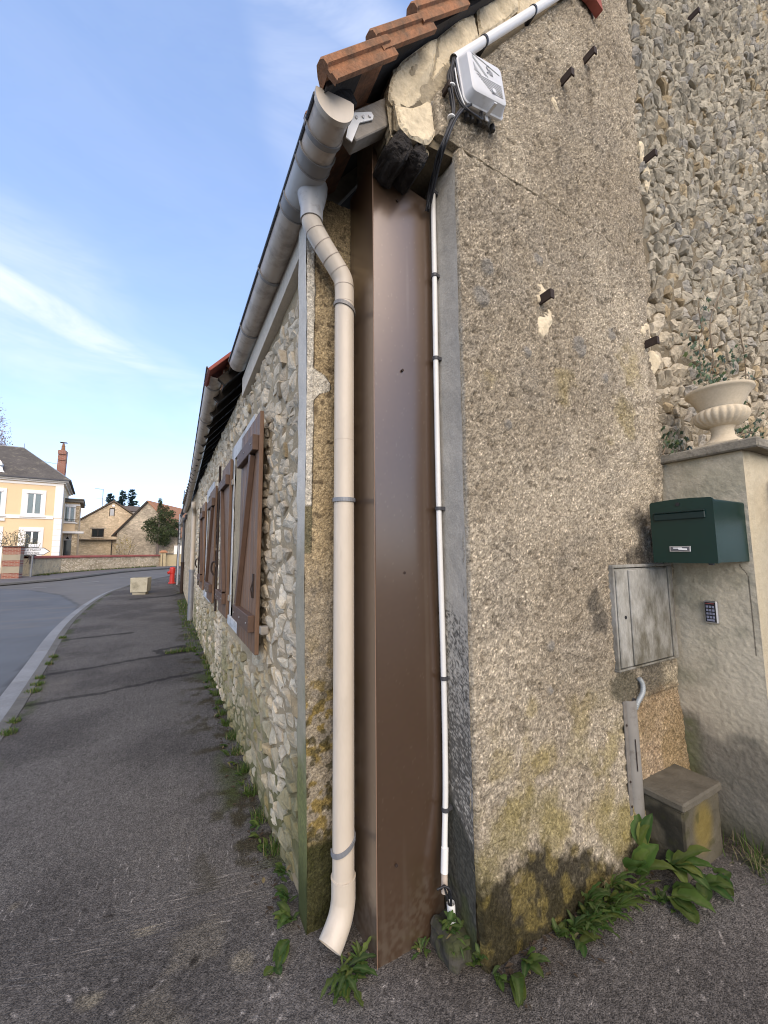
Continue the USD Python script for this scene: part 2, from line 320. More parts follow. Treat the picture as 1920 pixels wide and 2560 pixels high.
def masonry(name, c1, c2, joint, scale, edge, zst=1.5, rough=0.95):
    """far-off rubble: voronoi stones with joints, too far to tell the stones apart"""
    c1, c2, joint = (tuple(0.95 * q for q in c) for c in (c1, c2, joint))
    n = {'g': ('geometry', {}), 'mp': ('mapping', {'scale': (1, 1, zst)}), 'v': ('voronoi_texture', {'scale': scale}), 've': ('voronoi_texture', {'feature': 'distance_to_edge', 'scale': scale}),
         'sep': ('separate_color', {}), 'mc': ('mix_color', {'a': c1, 'b': c2}), 'er': ('map_range', {'from_min': 0.0, 'from_max': edge, 'clamp': True}), 'mj': ('mix_color', {'a': joint}),
         'nz': ('noise_texture', {'scale': 0.7, 'detail': 6.0, 'roughness': 0.7}), 'nr': ('map_range', {'from_min': 0.3, 'from_max': 0.7, 'to_min': 0.7, 'to_max': 1.25}), 'h': ('hsv', {}),
         'nf': ('noise_texture', {'scale': 12.0, 'detail': 5.0}), 'bn': ('bump', {'distance': 0.03}), 'p': ('principled_bsdf', {'roughness': rough, 'specular_ior_level': 0.1})}
    L = [('g.position', 'mp.vector'), ('mp.vector', 'v.vector'), ('mp.vector', 've.vector'), ('v.color', 'sep.color'), ('sep.r', 'mc.fac'), ('ve.distance', 'er.value'), ('er.result', 'mj.fac'), ('mc.result', 'mj.b'),
         ('g.position', 'nz.vector'), ('nz.fac', 'nr.value'), ('nr.result', 'h.value'), ('mj.result', 'h.color'), ('h.color', 'p.base_color'), ('er.result', 'bn.height'), ('bn.normal', 'p.normal')]
    return usdkit.material(stage, '/World/Looks/' + name, n, L, surface='p.BSDF')
M['far_rubble'] = masonry('far_rubble', (0.46, 0.35, 0.215), (0.74, 0.60, 0.41), (0.50, 0.375, 0.23), 6.5, 0.06)
M['barn_stone'] = masonry('barn_rubble', (0.55, 0.43, 0.28), (0.74, 0.60, 0.41), (0.58, 0.46, 0.31), 5.5, 0.06, 1.8)
M['barn_grey'] = masonry('barn_grey_rubble', (0.36, 0.31, 0.24), (0.60, 0.51, 0.39), (0.42, 0.36, 0.27), 5.5, 0.06, 1.8)
def bricks(name, c1, c2, mo, scale):
    n = {'g': ('geometry', {}), 'mp': ('mapping', {'rotation': (math.pi / 2, 0.0, 0.0)}), 'b': ('brick_texture', {'color1': c1, 'color2': c2, 'mortar': mo, 'scale': scale, 'mortar_size': 0.012, 'brick_width': 0.22, 'row_height': 0.07}),
         'p': ('principled_bsdf', {'roughness': 0.9, 'specular_ior_level': 0.15})}
    return usdkit.material(stage, '/World/Looks/' + name, n, [('g.position', 'mp.vector'), ('mp.vector', 'b.vector'), ('b.color', 'p.base_color')], surface='p.BSDF')
M['brick'] = bricks('far_brick', (0.26, 0.085, 0.055), (0.19, 0.06, 0.045), (0.30, 0.22, 0.17), 1.0)
M['barn_tile'] = mat('barn_roof_tile', (0.40, 0.19, 0.10), rough=0.9, mott=[(3, 0.25), (25, 0.3)])

# ------------------------------------------------------------------ ground, road, pavement, kerb
KY = [-6, 2, 4.8, 6.6, 8.3, 10.5, 13.1, 16, 19, 21.8, 24, 26, 28, 29.5, 31]
KX = [-1.05, -1.08, -1.18, -1.36, -1.53, -1.78, -1.97, -2.03, -1.93, -1.46, -0.8, 0.0, 1.3, 3.0, 6.0]
_yy = np.linspace(-6, 31, 400); _xx = np.interp(_yy, KY, KX)
_xx = np.convolve(np.pad(_xx, 12, mode='edge'), np.ones(25) / 25, 'valid')
def kerb_x(y): return np.interp(y, _yy, _xx)

m, _, _ = grid(np.linspace(-160, 160, 41), np.linspace(-60, 200, 60), lambda u, v: p3(u, v, zg(v) - 0.22))
obj('ground', m, M['soil'], kind='structure')

def pl_dist(x, y, pts):
    d = np.full(x.shape, 1e9)
    for (ax, ay), (bx_, by) in zip(pts[:-1], pts[1:]):
        vx, vy = bx_ - ax, by - ay; t = np.clip(((x - ax) * vx + (y - ay) * vy) / (vx * vx + vy * vy), 0, 1)
        d = np.minimum(d, np.hypot(x - ax - t * vx, y - ay - t * vy))
    return d

# road sheet
PE = [(-1.6, 3), (-1.68, 6.5), (-2.02, 10.8), (-2.1, 13.7), (-2.49, 16.4), (-3.55, 19.7), (-5.04, 22.2), (-6.4, 23.4), (-10, 24.0)]
def road_pos(u, v): return p3(u, v, zg(v) - 0.085 + 0.012 * (fbm(p3(u, v) * 0.5, 3, 3) - 0.5))
m, u, v = grid(np.concatenate([np.linspace(-26, -9, 20), np.linspace(-8.9, 1, 130), np.linspace(1.3, 26, 30)]), np.concatenate([np.linspace(-8, 3, 12), np.linspace(3.2, 40, 260), np.linspace(41, 60, 10)]), road_pos)
pe_x = np.interp(v, [p[1] for p in PE], [p[0] for p in PE])
new = S01(pe_x - u, -0.1, 0.12) * (v < 24.2)
n1 = fbm(p3(u, v, 0) * 1.1, 4, 11)
t = lerp((0.125, 0.123, 0.120), (0.098, 0.110, 0.128), new) * (0.82 + 0.36 * n1)[:, None]
dcr = pl_dist(u, v, PE); t = np.where((dcr < 0.05)[:, None], t * 0.55, t)
dust = S01(fbm(p3(u * 0.5, v * 2.2, 2) * 1.4, 3, 15), 0.55, 0.75); t = lerp(t, np.array([0.17, 0.155, 0.135]), dust * 0.35)
obj('road', m, M['road'], smooth=True, tint=t, kind='structure')
# worn white dashes on the road
for k, (x, y, l) in enumerate([(-3.7, 24.8, 0.7), (-2.3, 27.2, 0.6), (-1.6, 31.0, 0.7), (-5.2, 22.9, 0.5)]):
    m, _, _ = grid(np.linspace(0, l, 4), np.linspace(0, 0.13, 2), lambda a, b: p3(x + a, y + 0.12 * a + b, zg(y + 0.12 * a + b) - 0.066))
    obj('road_marking', m, M['concrete'], kind='structure')

# pavement
ys = [-2.0]
while ys[-1] < 30.5: ys.append(ys[-1] + (0.05 if ys[-1] < 0.4 else 0.0095 * max(1, ys[-1] / 1.15)))
def pav(u, v):
    xl = kerb_x(v); R = 1.0 + 3.9 * (1 - S01(v, 1.9, 2.3)) + 6 * S01(v, 22.5, 24)
    x = xl + u * (R - xl)
    h = 0.018 * (fbm(p3(x, v) * 0.9, 3, 5) - 0.5) + 0.0045 * (fbm(p3(x, v) * 38, 2, 6) - 0.5)
    h = h + 0.05 * S01(x, 2.2, 3.2) * (v < 2.2) * fbm(p3(x, v) * 5, 3, 8)
    h = h * S01(u, 0, 0.02)
    return p3(x, v, zg(v) + h)
m, u, v = grid(np.linspace(0, 1, 470), np.array(ys), pav)
x, y = m.vertices[:, 0], m.vertices[:, 1]
n1, n2, n3 = fbm(p3(x, y) * 1.3, 4, 21), fbm(p3(x, y) * 9, 4, 22), rng.random(len(x))
base = lerp((0.075, 0.072, 0.072), (0.115, 0.111, 0.110), S01(n1, 0.3, 0.7)) * (0.80 + 0.4 * n3)[:, None]
base = np.where(((n3 > 0.988) & (y < 2.6))[:, None], base * 2.2, base)
brown = S01(y, 4.5, 1.2) * 0.55
base = base * (1 + brown[:, None] * np.array([0.05, -0.03, -0.12]))
near = (S01(x, 0.05, 0.45) * (y > 2.2) + S01(x, 1.9, 3.0) * (y < 1.5) * 0.8)
moss = near * S01(n2 + 0.35 * fbm(p3(x, y) * 2.2, 3, 25), 0.68, 0.88)
base = lerp(base, np.array([0.040, 0.034, 0.015]), moss * 0.85)
foot = (y < 1.75) * S01(1.42 - y - 0.30 * (x > 1.1) * 0 + 0.25 * (n2 - 0.5), 0.40, 0.0) * S01(x, 0.7, 1.2) ; base = lerp(base, np.array([0.045, 0.036, 0.026]) * (0.6 + 0.8 * n3)[:, None], foot * 0.75)
gm = near * S01(fbm(p3(x, y) * 3.1, 3, 27), 0.56, 0.70) * S01(x, 0.3, 0.5); base = lerp(base, np.array([0.05, 0.068, 0.016]), gm * 0.7)
edge = S01(kerb_x(y) + 0.14, 0, 1) * 0
eg = S01(kerb_x(y) + 0.10 - x, -0.06, 0.06) * S01(fbm(p3(x, y) * 2.0, 3, 29), 0.48, 0.62); base = lerp(base, np.array([0.045, 0.06, 0.018]), eg * 0.8)
for pts in ([(-1.54, 6.95), (-0.93, 7.07), (-0.31, 7.26), (0.2, 7.36), (0.63, 7.49)], [(-1.3, 5.7), (-0.54, 5.77), (0.24, 5.98), (0.6, 6.1)], [(-0.99, 16.46), (0.15, 16.81), (0.63, 17.6)], [(-1.6, 9.6), (-0.6, 9.75)], [(-0.1, 7.75), (0.32, 7.9), (0.33, 7.4), (-0.03, 7.5), (-0.1, 7.75)]):
    d = pl_dist(x + 0.05 * (noise(p3(x, y) * 3, 31) - 0.5), y + 0.12 * (fbm(p3(x, y) * 5, 3, 32) - 0.5), pts)
    base = lerp(base, base * 0.38, S01(0.05 * np.maximum(1, y / 6) - d, -0.015, 0.02))
pale = S01(0.75 - pl_dist(x, y, [(-1.0, 6.4), (0.1, 6.55)]), 0.1, 0.8) * S01(n1, 0.42, 0.6); base = lerp(base, np.array([0.15, 0.14, 0.13]), pale * 0.45)
for cx, cy, r, s in ((-0.17, 1.92, 0.055, 0.7), (-0.02, 2.12, 0.03, 0.6), (-0.55, 2.55, 0.04, 0.5), (0.05, 1.75, 0.10, 0.2), (0.33, 1.80, 0.05, 0.4), (0.22, 1.95, 0.12, 0.2)):
    d = np.hypot(x - cx, y - cy) / r + 2.6 * (n2 - 0.5); base = lerp(base, np.array([0.25, 0.22, 0.165]), S01(1 - d, 0, 0.7) * s)
for cx, cy, r in ((0.16, 1.60, 0.035), (0.16, 1.88, 0.018), (-0.16, 2.28, 0.016), (0.12, 1.50, 0.02), (0.02, 1.85, 0.012), (0.05, 1.30, 0.05)):
    d = np.hypot(x - cx, (y - cy) * 1.5) / r + 1.6 * (n2 - 0.5); base = lerp(base, np.array([0.022, 0.018, 0.014]), S01(1 - d, 0, 0.4) * 0.85)
obj('pavement', m, M['asphalt'], smooth=True, tint=base, kind='structure')

# kerb stones and the pale drainage channel beside them
def strip_piece(y0, y1, xa, xb, z0, z1):
    yy = np.linspace(y0, y1, 4); V = []
    for q in yy:
        for (xx_, zz_) in ((xa(q), z0), (xa(q), z1 - 0.006), (xa(q) + 0.008, z1), (xb(q) - 0.004, z1), (xb(q), z1 - 0.004), (xb(q), z0)): V.append((xx_, q, zg(q) + zz_))
    F = [(i * 6 + j, i * 6 + (j + 1) % 6, (i + 1) * 6 + (j + 1) % 6, (i + 1) * 6 + j) for i in range(3) for j in range(6)]
    F += [(0, 3, 2, 1), (0, 5, 4, 3), (18, 19, 20, 21), (18, 21, 22, 23)]
    return tm(V, np.array(F))
M['channel'] = mat('pale_channel_concrete', (0.21, 0.215, 0.22), rough=0.85, mott=[(3, 0.15), (50, 0.2)], bump=[('n', 90, 0.003)], rnd=0.1)
M['kerb'] = mat('dirty_kerb_concrete', (0.115, 0.11, 0.10), rough=0.9, mott=[(4, 0.25), (60, 0.25)], bump=[('n', 70, 0.005)], rnd=0.12)
kb = UsdGeom.Xform.Define(stage, numbered('/World', 'kerb')).GetPrim(); key(kb, kind='structure')
ch = UsdGeom.Xform.Define(stage, numbered('/World', 'drainage_channel')).GetPrim(); key(ch, kind='structure')
yy0 = -4.0
while yy0 < 27:
    l = 1.0
    obj('kerb_stone', strip_piece(yy0 + 0.004, yy0 + l - 0.004, lambda q: kerb_x(q) - 0.11, lambda q: kerb_x(q) + 0.002, -0.2, 0.004 + 0.006 * random.random()), M['kerb'], kb)
    obj('slab', strip_piece(yy0 + 0.005, yy0 + l - 0.005, lambda q: kerb_x(q) - 0.11 - 0.205, lambda q: kerb_x(q) - 0.114, -0.2, -0.052 + 0.004 * random.random()), M['channel'], ch)
    yy0 += l

# pavement on the far side of the road
FK = np.array([(-16, 18.5), (-12, 20.5), (-6.7, 24.62), (-4.83, 26.65), (-2.54, 32.0), (0.68, 36.75), (6, 42), (14, 48)])
FW = np.array([(-17, 21.5), (-12, 24.2), (-6.93, 28.13), (-5.67, 31.0), (-4.38, 33.2), (-2.86, 35.7), (-0.51, 39.3), (0.81, 41.6), (6, 47), (14, 53)])
def resamp(P): 
    d = np.concatenate([[0], np.cumsum(np.linalg.norm(np.diff(P, axis=0), axis=1))]); return np.stack([np.interp(np.linspace(0, 1, 60) * d[-1], d, P[:, k]) for k in (0, 1)], 1)
A, B = resamp(FK), resamp(FW + [0.3, 1.2])
pts = np.stack([A * (1 - k) + B * k for k in (0, 0.02, 0.5, 1)], 1); V = [(q[0], q[1], zg(q[1]) + (0.05 if k else -0.2)) for row in pts for k, q in enumerate(row)]
m = tm(V, np.array([(i * 4 + j, i * 4 + j + 1, (i + 1) * 4 + j + 1, (i + 1) * 4 + j) for i in range(59) for j in range(3)]))
m.invert() if m.face_normals[5][2] < 0 else None
obj('far_pavement', m, mat('far_pavement', (0.13, 0.118, 0.115), rough=0.9, mott=[(1.5, 0.2), (30, 0.2)]), kind='structure')
obj('far_kerb', tube([(q[0], q[1], zg(q[1]) - 0.0) for q in A], 0.075, 6), mat('far_kerb', (0.14, 0.135, 0.125), rough=0.9, mott=[(3, 0.2)]), kind='structure')

# ------------------------------------------------------------------ rubble stones
def rubble(s0, s1, t0, t1, ds, dt, inside, seed, jit=0.34, drop=0.0):
    r = np.random.default_rng(seed); pts = []; row = 0; t = t0 - dt
    while t < t1 + dt:
        s = s0 - ds + (row % 2) * ds * 0.5
        while s < s1 + ds:
            w = ds * r.uniform(0.65, 1.4); pts.append((s + r.uniform(-jit, jit) * ds, (t + r.uniform(-jit, jit) * dt * 0.9))); s += w
        t += dt * r.uniform(0.85, 1.15); row += 1
    pts = np.array(pts); pts = pts[r.random(len(pts)) > drop]; vo = Voronoi(pts * [1 / ds, 1 / dt]); out = []
    for i, p in enumerate(pts):
        reg = vo.regions[vo.point_region[i]]
        if not reg or -1 in reg or not inside(*p): continue
        P = Polygon(vo.vertices[reg] * [ds, dt])
        if P.is_valid and P.area < 5 * ds * dt: out.append(P)
    return out

def ring_pts(Q, n):
    c = np.array(Q.exterior.coords)[:-1]
    while len(c) < n:
        e = np.linalg.norm(np.roll(c, -1, 0) - c, axis=1); k = int(np.argmax(e)); c = np.insert(c, k + 1, (c[k] + c[(k + 1) % len(c)]) / 2, axis=0)
    while len(c) > n:
        e = np.linalg.norm(np.roll(c, -1, 0) - c, axis=1); c = np.delete(c, int(np.argmin(e)), axis=0)
    if Polygon(c).exterior.is_ccw is False: c = c[::-1]
    return c

def stone_mesh(P, place, H, r, gap, nring=11, lean=(0, 0)):
    Q = P.buffer(-gap, join_style=2)
    if Q.is_empty or Q.geom_type != 'Polygon' or Q.area < 2e-4: return None
    c = np.array(Q.centroid.coords[0]); ring = ring_pts(Q, nring)
    size = math.sqrt(Q.area); ring = c + (ring - c) * r.uniform(0.93, 1.04, (nring, 1))
    pl = [(r.normal(0, 0.34) + lean[0], r.normal(0, 0.34) + lean[1]) for _ in range(3)]; h0 = H * r.uniform(0.6, 1.25)
    def hh(q):
        d = q - c; return np.maximum(np.min([h0 + a * d[:, 0] + b * d[:, 1] for a, b in pl], axis=0), 0.12 * H)
    R = [ring, c + (ring - c) * r.uniform(0.93, 0.99, (nring, 1)), c + (ring - c) * r.uniform(0.66, 0.84, (nring, 1)), c + (ring - c) * r.uniform(0.18, 0.40, (nring, 1))]
    h1 = hh(R[1]); h = [np.full(nring, -0.035), h1 * 0.80 + r.normal(0, 0.06 * H, nring), hh(R[2]) + r.normal(0, 0.07 * H, nring), hh(R[3]) + r.normal(0, 0.09 * H, nring)]
    V = [place(q[0], q[1], z) for ri, hi in zip(R, h) for q, z in zip(ri, hi)] + [place(c[0], c[1], float(np.mean(h[3])))]
    n = nring; F = []
    for i in range(3):
        for j in range(n):
            a, b, cc, d = i * n + j, i * n + (j + 1) % n, (i + 1) * n + (j + 1) % n, (i + 1) * n + j; F += [(a, b, cc), (a, cc, d)]
    F += [(3 * n + j, 3 * n + (j + 1) % n, 4 * n) for j in range(n)]
    mm = tm(V, F); return mm

def project(w):
    d = np.asarray(w) - CAM; c = np.array([d @ rgt, d @ upv, d @ fwd]); return 960 + F_PX * c[0] / c[2], 1280 - F_PX * c[1] / c[2], c[2]

# ------------------------------------------------------------------ the stone house on the corner
house = thing('stone_house', 'long low rubble stone house on the pavement corner with rough rendered gable and brown shutters', 'house')
GY = 1.31
# --- core volumes (mortar behind everything)
gable_poly = Polygon([(1.15, -0.3), (11, -0.3), (11, 3.4), (5.75, 9.905), (1.16, 4.213), (0.80, 3.76), (0.80, 3.46), (1.15, 3.50)])
gw = obj('gable_wall', prism(gable_poly, FR_Y(1.72), 1.72 - 1.338), M['mortar'], house, tint=(0.185, 0.158, 0.115))
sw_poly = [bx(0.635, 1.1, 1.80, 23, -0.4, 3.28)]
sw = obj('street_wall', cat(sw_poly), M['far_rubble'], house)

# --- mortar bed of the near street wall
def bed(u, v): return p3(0.611 - 0.016 * (fbm(p3(v, u) * 7, 3, 41) - 0.4) - 0.010 * S01(v, 0.9, 0.0) * (u > 2.3), u, v)
m, u, v = grid(np.linspace(1.90, 10.5, 340), np.linspace(-0.1, 3.27, 160), bed)
n1 = fbm(p3(u, v) * 4, 4, 42)
t = lerp((0.34, 0.28, 0.19), (0.46, 0.39, 0.28), n1)
t = lerp(t, np.array([0.115, 0.12, 0.045]), S01(1.0 - v, 0.0, 0.9) * S01(fbm(p3(u, v) * 3, 4, 43), 0.36, 0.62) * 0.85)
obj('mortar_bed', m, M['mortar'], sw, smooth=True, tint=t)

def window_zone(y, z):
    return any(a < y < b and 0.80 < z < 2.83 for a, b in ((3.25, 4.66), (6.4, 7.78)))
def in_street(y, z):
    return 1.99 < y < 10.3 and -0.05 < z < (3.10 if y < 3.8 else 3.2) and not window_zone(y, z) and not (3.75 < y < 3.95 and z > 3.1)
polys = rubble(1.95, 10.3, 0.0, 3.2, 0.145, 0.086, in_street, 51, 0.34, 0.10)
cand = []
for P in polys:
    cy, cz = P.centroid.coords[0]
    px, py, dz = project((0.6, cy, cz)); vis = 0 < px < 1920 and 0 < py < 2560
    d = np.linalg.norm(np.array([0.6, cy, cz]) - CAM)
    cand.append((P.area * 0.6 / d ** 3 * vis, 'street', P))
roof_line = lambda x: 3.25 + 1.24 * (x - 0.479) if x < 5.7 else 9.72 - 1.24 * (x - 5.7)
def edge_x(z): return 2.79 + 0.10 * (noise(p3(0, 5, np.asarray(z) * 2.6), 60) - 0.5) + 0.05 * (noise(p3(0, 0, np.asarray(z) * 6.0), 61) - 0.5) + 0.03 * (noise(p3(0, 3, np.asarray(z) * 22.0), 62) - 0.5) + 0.04 * S01(z, 4.6, 5.6)
def in_gable(x, z): return x > float(edge_x(z)) + 0.02 and x < 7.4 and 1.95 < z < 9.0 and z < roof_line(x) - 0.05
for P in rubble(2.75, 7.4, 1.95, 9.0, 0.096, 0.077, in_gable, 52, 0.46, 0.16):
    cx, cz = P.centroid.coords[0]
    px, py, dz = project((cx, GY, cz)); vis = -10 < px < 1930 and -10 < py < 2560 and not (px > 1660 and py > 1140)
    d = np.linalg.norm(np.array([cx, GY, cz]) - CAM); cand.append((P.area * GY / d ** 3 * vis, 'gable', P))
order = sorted(range(len(cand)), key=lambda i: -cand[i][0]); best = set(order[:298])
rest = {'street': [], 'gable': []}; rest_t = {'street': [], 'gable': []}
rs = np.random.default_rng(53)
for i, (a, w, P) in enumerate(cand):
    c = np.array(P.centroid.coords[0]); k = rs.random()
    if w == 'street':
        low = float(S01(1.15 - c[1], 0, 0.8))
        H = 0.029 * (1 - 0.30 * low); mm = stone_mesh(P, lambda s, t, h: (0.618 - h - 0.012 * low, s, t), H, rs, 0.0045 + 0.003 * low, lean=(0.0, 0.12))
        col = lerp((0.50, 0.44, 0.35), (0.66, 0.60, 0.49), k); col = col * (0.88 + 0.24 * rs.random())
        if rs.random() < 0.05: col = np.array([0.42, 0.34, 0.22]) * (0.8 + 0.4 * rs.random())
        g = low * float(S01(fbm(np.array([c[0] * 2.5, c[1] * 2.5, 0.3]), 3, 55), 0.28, 0.55)); col = lerp(col, np.array([0.17, 0.165, 0.065]), 0.78 * g); parent = sw
    else:
        hi = float(S01(c[1], 2.9, 3.8))
        H = 0.040 + 0.012 * rs.random(); mm = stone_mesh(P, lambda s, t, h: (s, 1.352 - h, t), H, rs, 0.004, lean=(-0.05, 0.22))
        col = lerp((0.47, 0.415, 0.325), (0.40, 0.37, 0.305), hi) * (0.76 + 0.48 * k)
        if rs.random() < 0.07: col = lerp(col, np.array([0.40, 0.28, 0.12]), 0.45)
        if rs.random() < 0.10: col = lerp(col, np.array([0.30, 0.30, 0.30]), 0.6)
        parent = gw
    if mm is None: continue
    tv = np.tile(col, (len(mm.vertices), 1)) * (0.9 + 0.2 * rs.random((len(mm.vertices), 1)))
    if i in best: obj('stone', mm, M['stone'], parent, tint=tv)
    else: rest[w].append(mm); rest_t[w].append(tv)
obj('rubble_stones', cat(rest['street']), M['stone'], sw, tint=np.vstack(rest_t['street']), kind='stuff')
obj('rubble_stones', cat(rest['gable']), M['stone'], gw, tint=np.vstack(rest_t['gable']), kind='stuff')

# --- rough render sheet on the gable
LICH = [(1.43, 0.65, .10), (1.55, 0.66, .09), (2.09, 0.21, .12), (2.10, 0.07, .10), (1.83, 0.76, .13), (2.06, 0.60, .10), (1.59, 0.37, .10), (1.27, 0.72, .12), (1.48, 0.90, .05), (2.36, 2.34, .16), (1.84, 2.45, .12), (1.3, 2.4, .1), (2.5, 2.75, .14), (1.35, 0.5, .1), (1.95, 0.35, .15)]
MOULD = [(2.46, 1.74, .16), (2.40, 1.58, .12), (2.02, 1.22, .09), (1.98, 1.34, .08), (2.70, 2.12, .10), (2.45, 0.88, .16), (2.6, 1.85, .1)]
GREY = [(1.26, 2.81, .05), (1.67, 3.15, .035), (1.98, 2.74, .06), (1.30, 2.97, .04), (1.55, 2.6, .03), (2.3, 2.9, .04), (1.4, 2.2, .025), (2.2, 2.6, .03), (1.62, 1.15, .025), (1.6, 0.95, .02)]
def xl_of(z):
    z = np.asarray(z, float); return np.where(z < 3.53, 1.128, 1.01 + np.maximum(0, z - 3.76) * 0.79) + 0.02 * (noise(p3(z * 9, 0, 0), 71) - 0.5) * S01(z, 3.4, 3.6) + 0.006 * (noise(p3(z * 14, 1, 0), 72) - 0.5)
U = np.linspace(0, 1, 262)
def rel(x, z):
    p = p3(x, z)
    g1, g2, g3 = fbm(p * 6, 3, 73), fbm(p * 32, 3, 74), noise(p * 95, 75)
    pit = S01(fbm(p * 26, 3, 76), 0.34, 0.24)
    return 0.016 * (g1 - 0.5) + 0.011 * (g2 - 0.5) + 0.010 * (g3 - 0.5) - 0.007 * pit, g1, g2, g3, pit
def gpos(u, v):
    xl, xr = xl_of(v), edge_x(v); x = xl + u * (xr - xl)
    h, *_ = rel(x, v)
    h = h - 0.05 * S01(u, 0.988, 1.0) - 0.03 * S01(0.006 - u, 0, 0.006) + 0.03 * S01(0.5 - v, 0, 0.5) - 0.05 * S01(v, 3.5, 3.6) * S01(0.01 - u, 0, 0.01)
    for cx, cz, r in GREY: h = h + 0.008 * S01(r - np.hypot(x - cx, v - cz), -0.006, 0.008)
    tan_ = (x > 2.29) & (v < 0.78) & (v > -1); h = h - 0.012 * tan_
    return p3(x, GY - h, v)
m, u, v = grid(U, np.linspace(-0.12, 6.0, 860), gpos)
x, z = m.vertices[:, 0], m.vertices[:, 2]
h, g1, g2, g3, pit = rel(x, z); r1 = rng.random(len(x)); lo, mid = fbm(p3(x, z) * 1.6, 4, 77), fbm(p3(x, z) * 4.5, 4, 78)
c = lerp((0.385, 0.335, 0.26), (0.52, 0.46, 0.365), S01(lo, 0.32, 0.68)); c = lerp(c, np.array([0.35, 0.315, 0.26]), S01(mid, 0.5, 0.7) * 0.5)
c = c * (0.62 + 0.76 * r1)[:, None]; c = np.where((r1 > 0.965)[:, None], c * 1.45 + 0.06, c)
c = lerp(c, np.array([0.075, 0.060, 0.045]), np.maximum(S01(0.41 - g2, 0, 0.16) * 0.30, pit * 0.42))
wz = fbm(p3(x, z) * 9, 4, 79)
for cx, cz, r in LICH: c = lerp(c, np.array([0.36, 0.285, 0.055]), S01(1.15 - np.hypot(x - cx, (z - cz)) / r + 2.2 * (wz - 0.5), 0.1, 0.9) * 0.42 * (0.4 + 0.6 * r1))
c = lerp(c, np.array([0.30, 0.255, 0.09]), S01(1.1 - z, 0.0, 0.7) * S01(mid, 0.42, 0.64) * 0.55)
for cx, cz, r in MOULD: c = lerp(c, np.array([0.035, 0.035, 0.036]), S01(1.1 - np.hypot(x - cx, (z - cz)) / r + 2.4 * (wz - 0.5), 0.1, 0.9) * 0.72 * (0.35 + 0.65 * S01(r1, 0.1, 0.6)))
for cx, cz, r in GREY: c = lerp(c, np.array([0.30, 0.29, 0.27]), S01(r - np.hypot(x - cx, z - cz), -0.01, 0.012) * 0.8)
c = lerp(c, np.array([0.36, 0.245, 0.14]) * (0.55 + 0.9 * r1)[:, None], (S01(x, 2.27, 2.31) * S01(0.80 + 0.10 * (mid - 0.5) - z, -0.02, 0.08)) * 0.6)
c = lerp(c, np.array([0.10, 0.095, 0.07]), S01(0.16 - np.hypot(x - 2.2, (z - 0.87) * 1.6), 0, 0.05) * 0.8)
for cpts in ([(2.35, 3.35), (2.30, 3.05), (2.42, 2.75)], [(1.25, 1.65), (1.45, 1.52), (1.5, 1.25)], [(2.0, 1.02), (1.7, 1.10), (1.5, 1.05)], [(1.9, 4.25), (2.1, 4.05), (2.05, 3.7)]):
    d = pl_dist(x + 0.05 * (fbm(p3(x, z) * 12, 3, 84) - 0.5), z + 0.05 * (fbm(p3(x, z) * 12, 3, 85) - 0.5), cpts); c = lerp(c, np.array([0.05, 0.04, 0.03]), S01(0.005 - d, 0, 0.004) * 0.55)
for sx_, s0_, s1_, w_ in ((1.69, 2.0, 2.9, .05), (1.97, 3.5, 4.4, .05), (2.24, 3.9, 4.75, .05), (2.70, 2.2, 2.9, .05), (1.3, 2.9, 3.75, .09)):
    st_ = S01(w_ - abs(x - sx_ - 0.04 * (noise(p3(0, z * 4), 6) - .5)), 0, w_) * S01(z, s0_, s1_) * (z < s1_); c = lerp(c, np.array([0.13, 0.105, 0.08]), st_ * S01(fbm(p3(x * 14, z * 2), 3, 8), 0.4, 0.65) * 0.55)
hgt = 0.37 + 0.16 * (noise(p3(x * 5, 0, 0), 81) - 0.5) + 0.22 * (fbm(p3(x, z) * 6, 3, 82) - 0.5) - 0.22 * S01(x, 1.55, 1.95)
ms = S01(hgt + 0.10 * (fbm(p3(x, z) * 25, 2, 86) - 0.5) - z, -0.01, 0.07); mc = lerp((0.024, 0.021, 0.010), (0.145, 0.115, 0.032), S01(fbm(p3(x, z) * 13, 3, 83), 0.48, 0.66))
c = lerp(c, mc * (0.6 + 0.8 * r1)[:, None], ms * 0.9)
c = lerp(c, np.array([0.38, 0.37, 0.34]), S01(1.136 - x, -0.006, 0.004) * (z > 1.3) * (z < 3.5) * 0.75)
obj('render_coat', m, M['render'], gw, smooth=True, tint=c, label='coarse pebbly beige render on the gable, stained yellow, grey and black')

# --- smooth cement return of the gable (faces the street) 
def rpos(u, v):
    e = 0.010 * S01(0.05 - u, 0, 0.05)
    return p3(1.126 + 0.008 * (fbm(p3(u, v) * 8, 3, 85) - 0.5) + 0.004 * (noise(p3(u, v) * 80, 86) - 0.5) * S01(1.4 - v, 0, 0.2) + e * 0 + 0.02 * S01(v, 3.35, 3.55) * noise(p3(u, v) * 20, 2), GY + 0.012 + u, v)
m, u, v = grid(np.linspace(0, 0.26, 44), np.linspace(-0.1, 3.54, 560), rpos)
r1 = rng.random(len(u)); mid = fbm(p3(u, v) * 7, 4, 87)
c = lerp((0.35, 0.335, 0.305), (0.48, 0.46, 0.42), mid) * (0.93 + 0.14 * r1)[:, None]
sp = S01(1.42 - v + 0.25 * (mid - 0.5), 0, 0.12); dens = S01(1.5 - v, 0, 1.0) * 0.6 + 0.30 + 0.5 * (fbm(p3(u, v) * 5, 3, 88) - 0.5)
sp2 = S01(0.55 * fbm(p3(u, v) * 70, 3, 89) + 0.45 * r1, 0.70 - dens * 0.5, 0.86 - dens * 0.5); c = lerp(c, np.array([0.055, 0.052, 0.047]), sp * sp2 * 0.85)
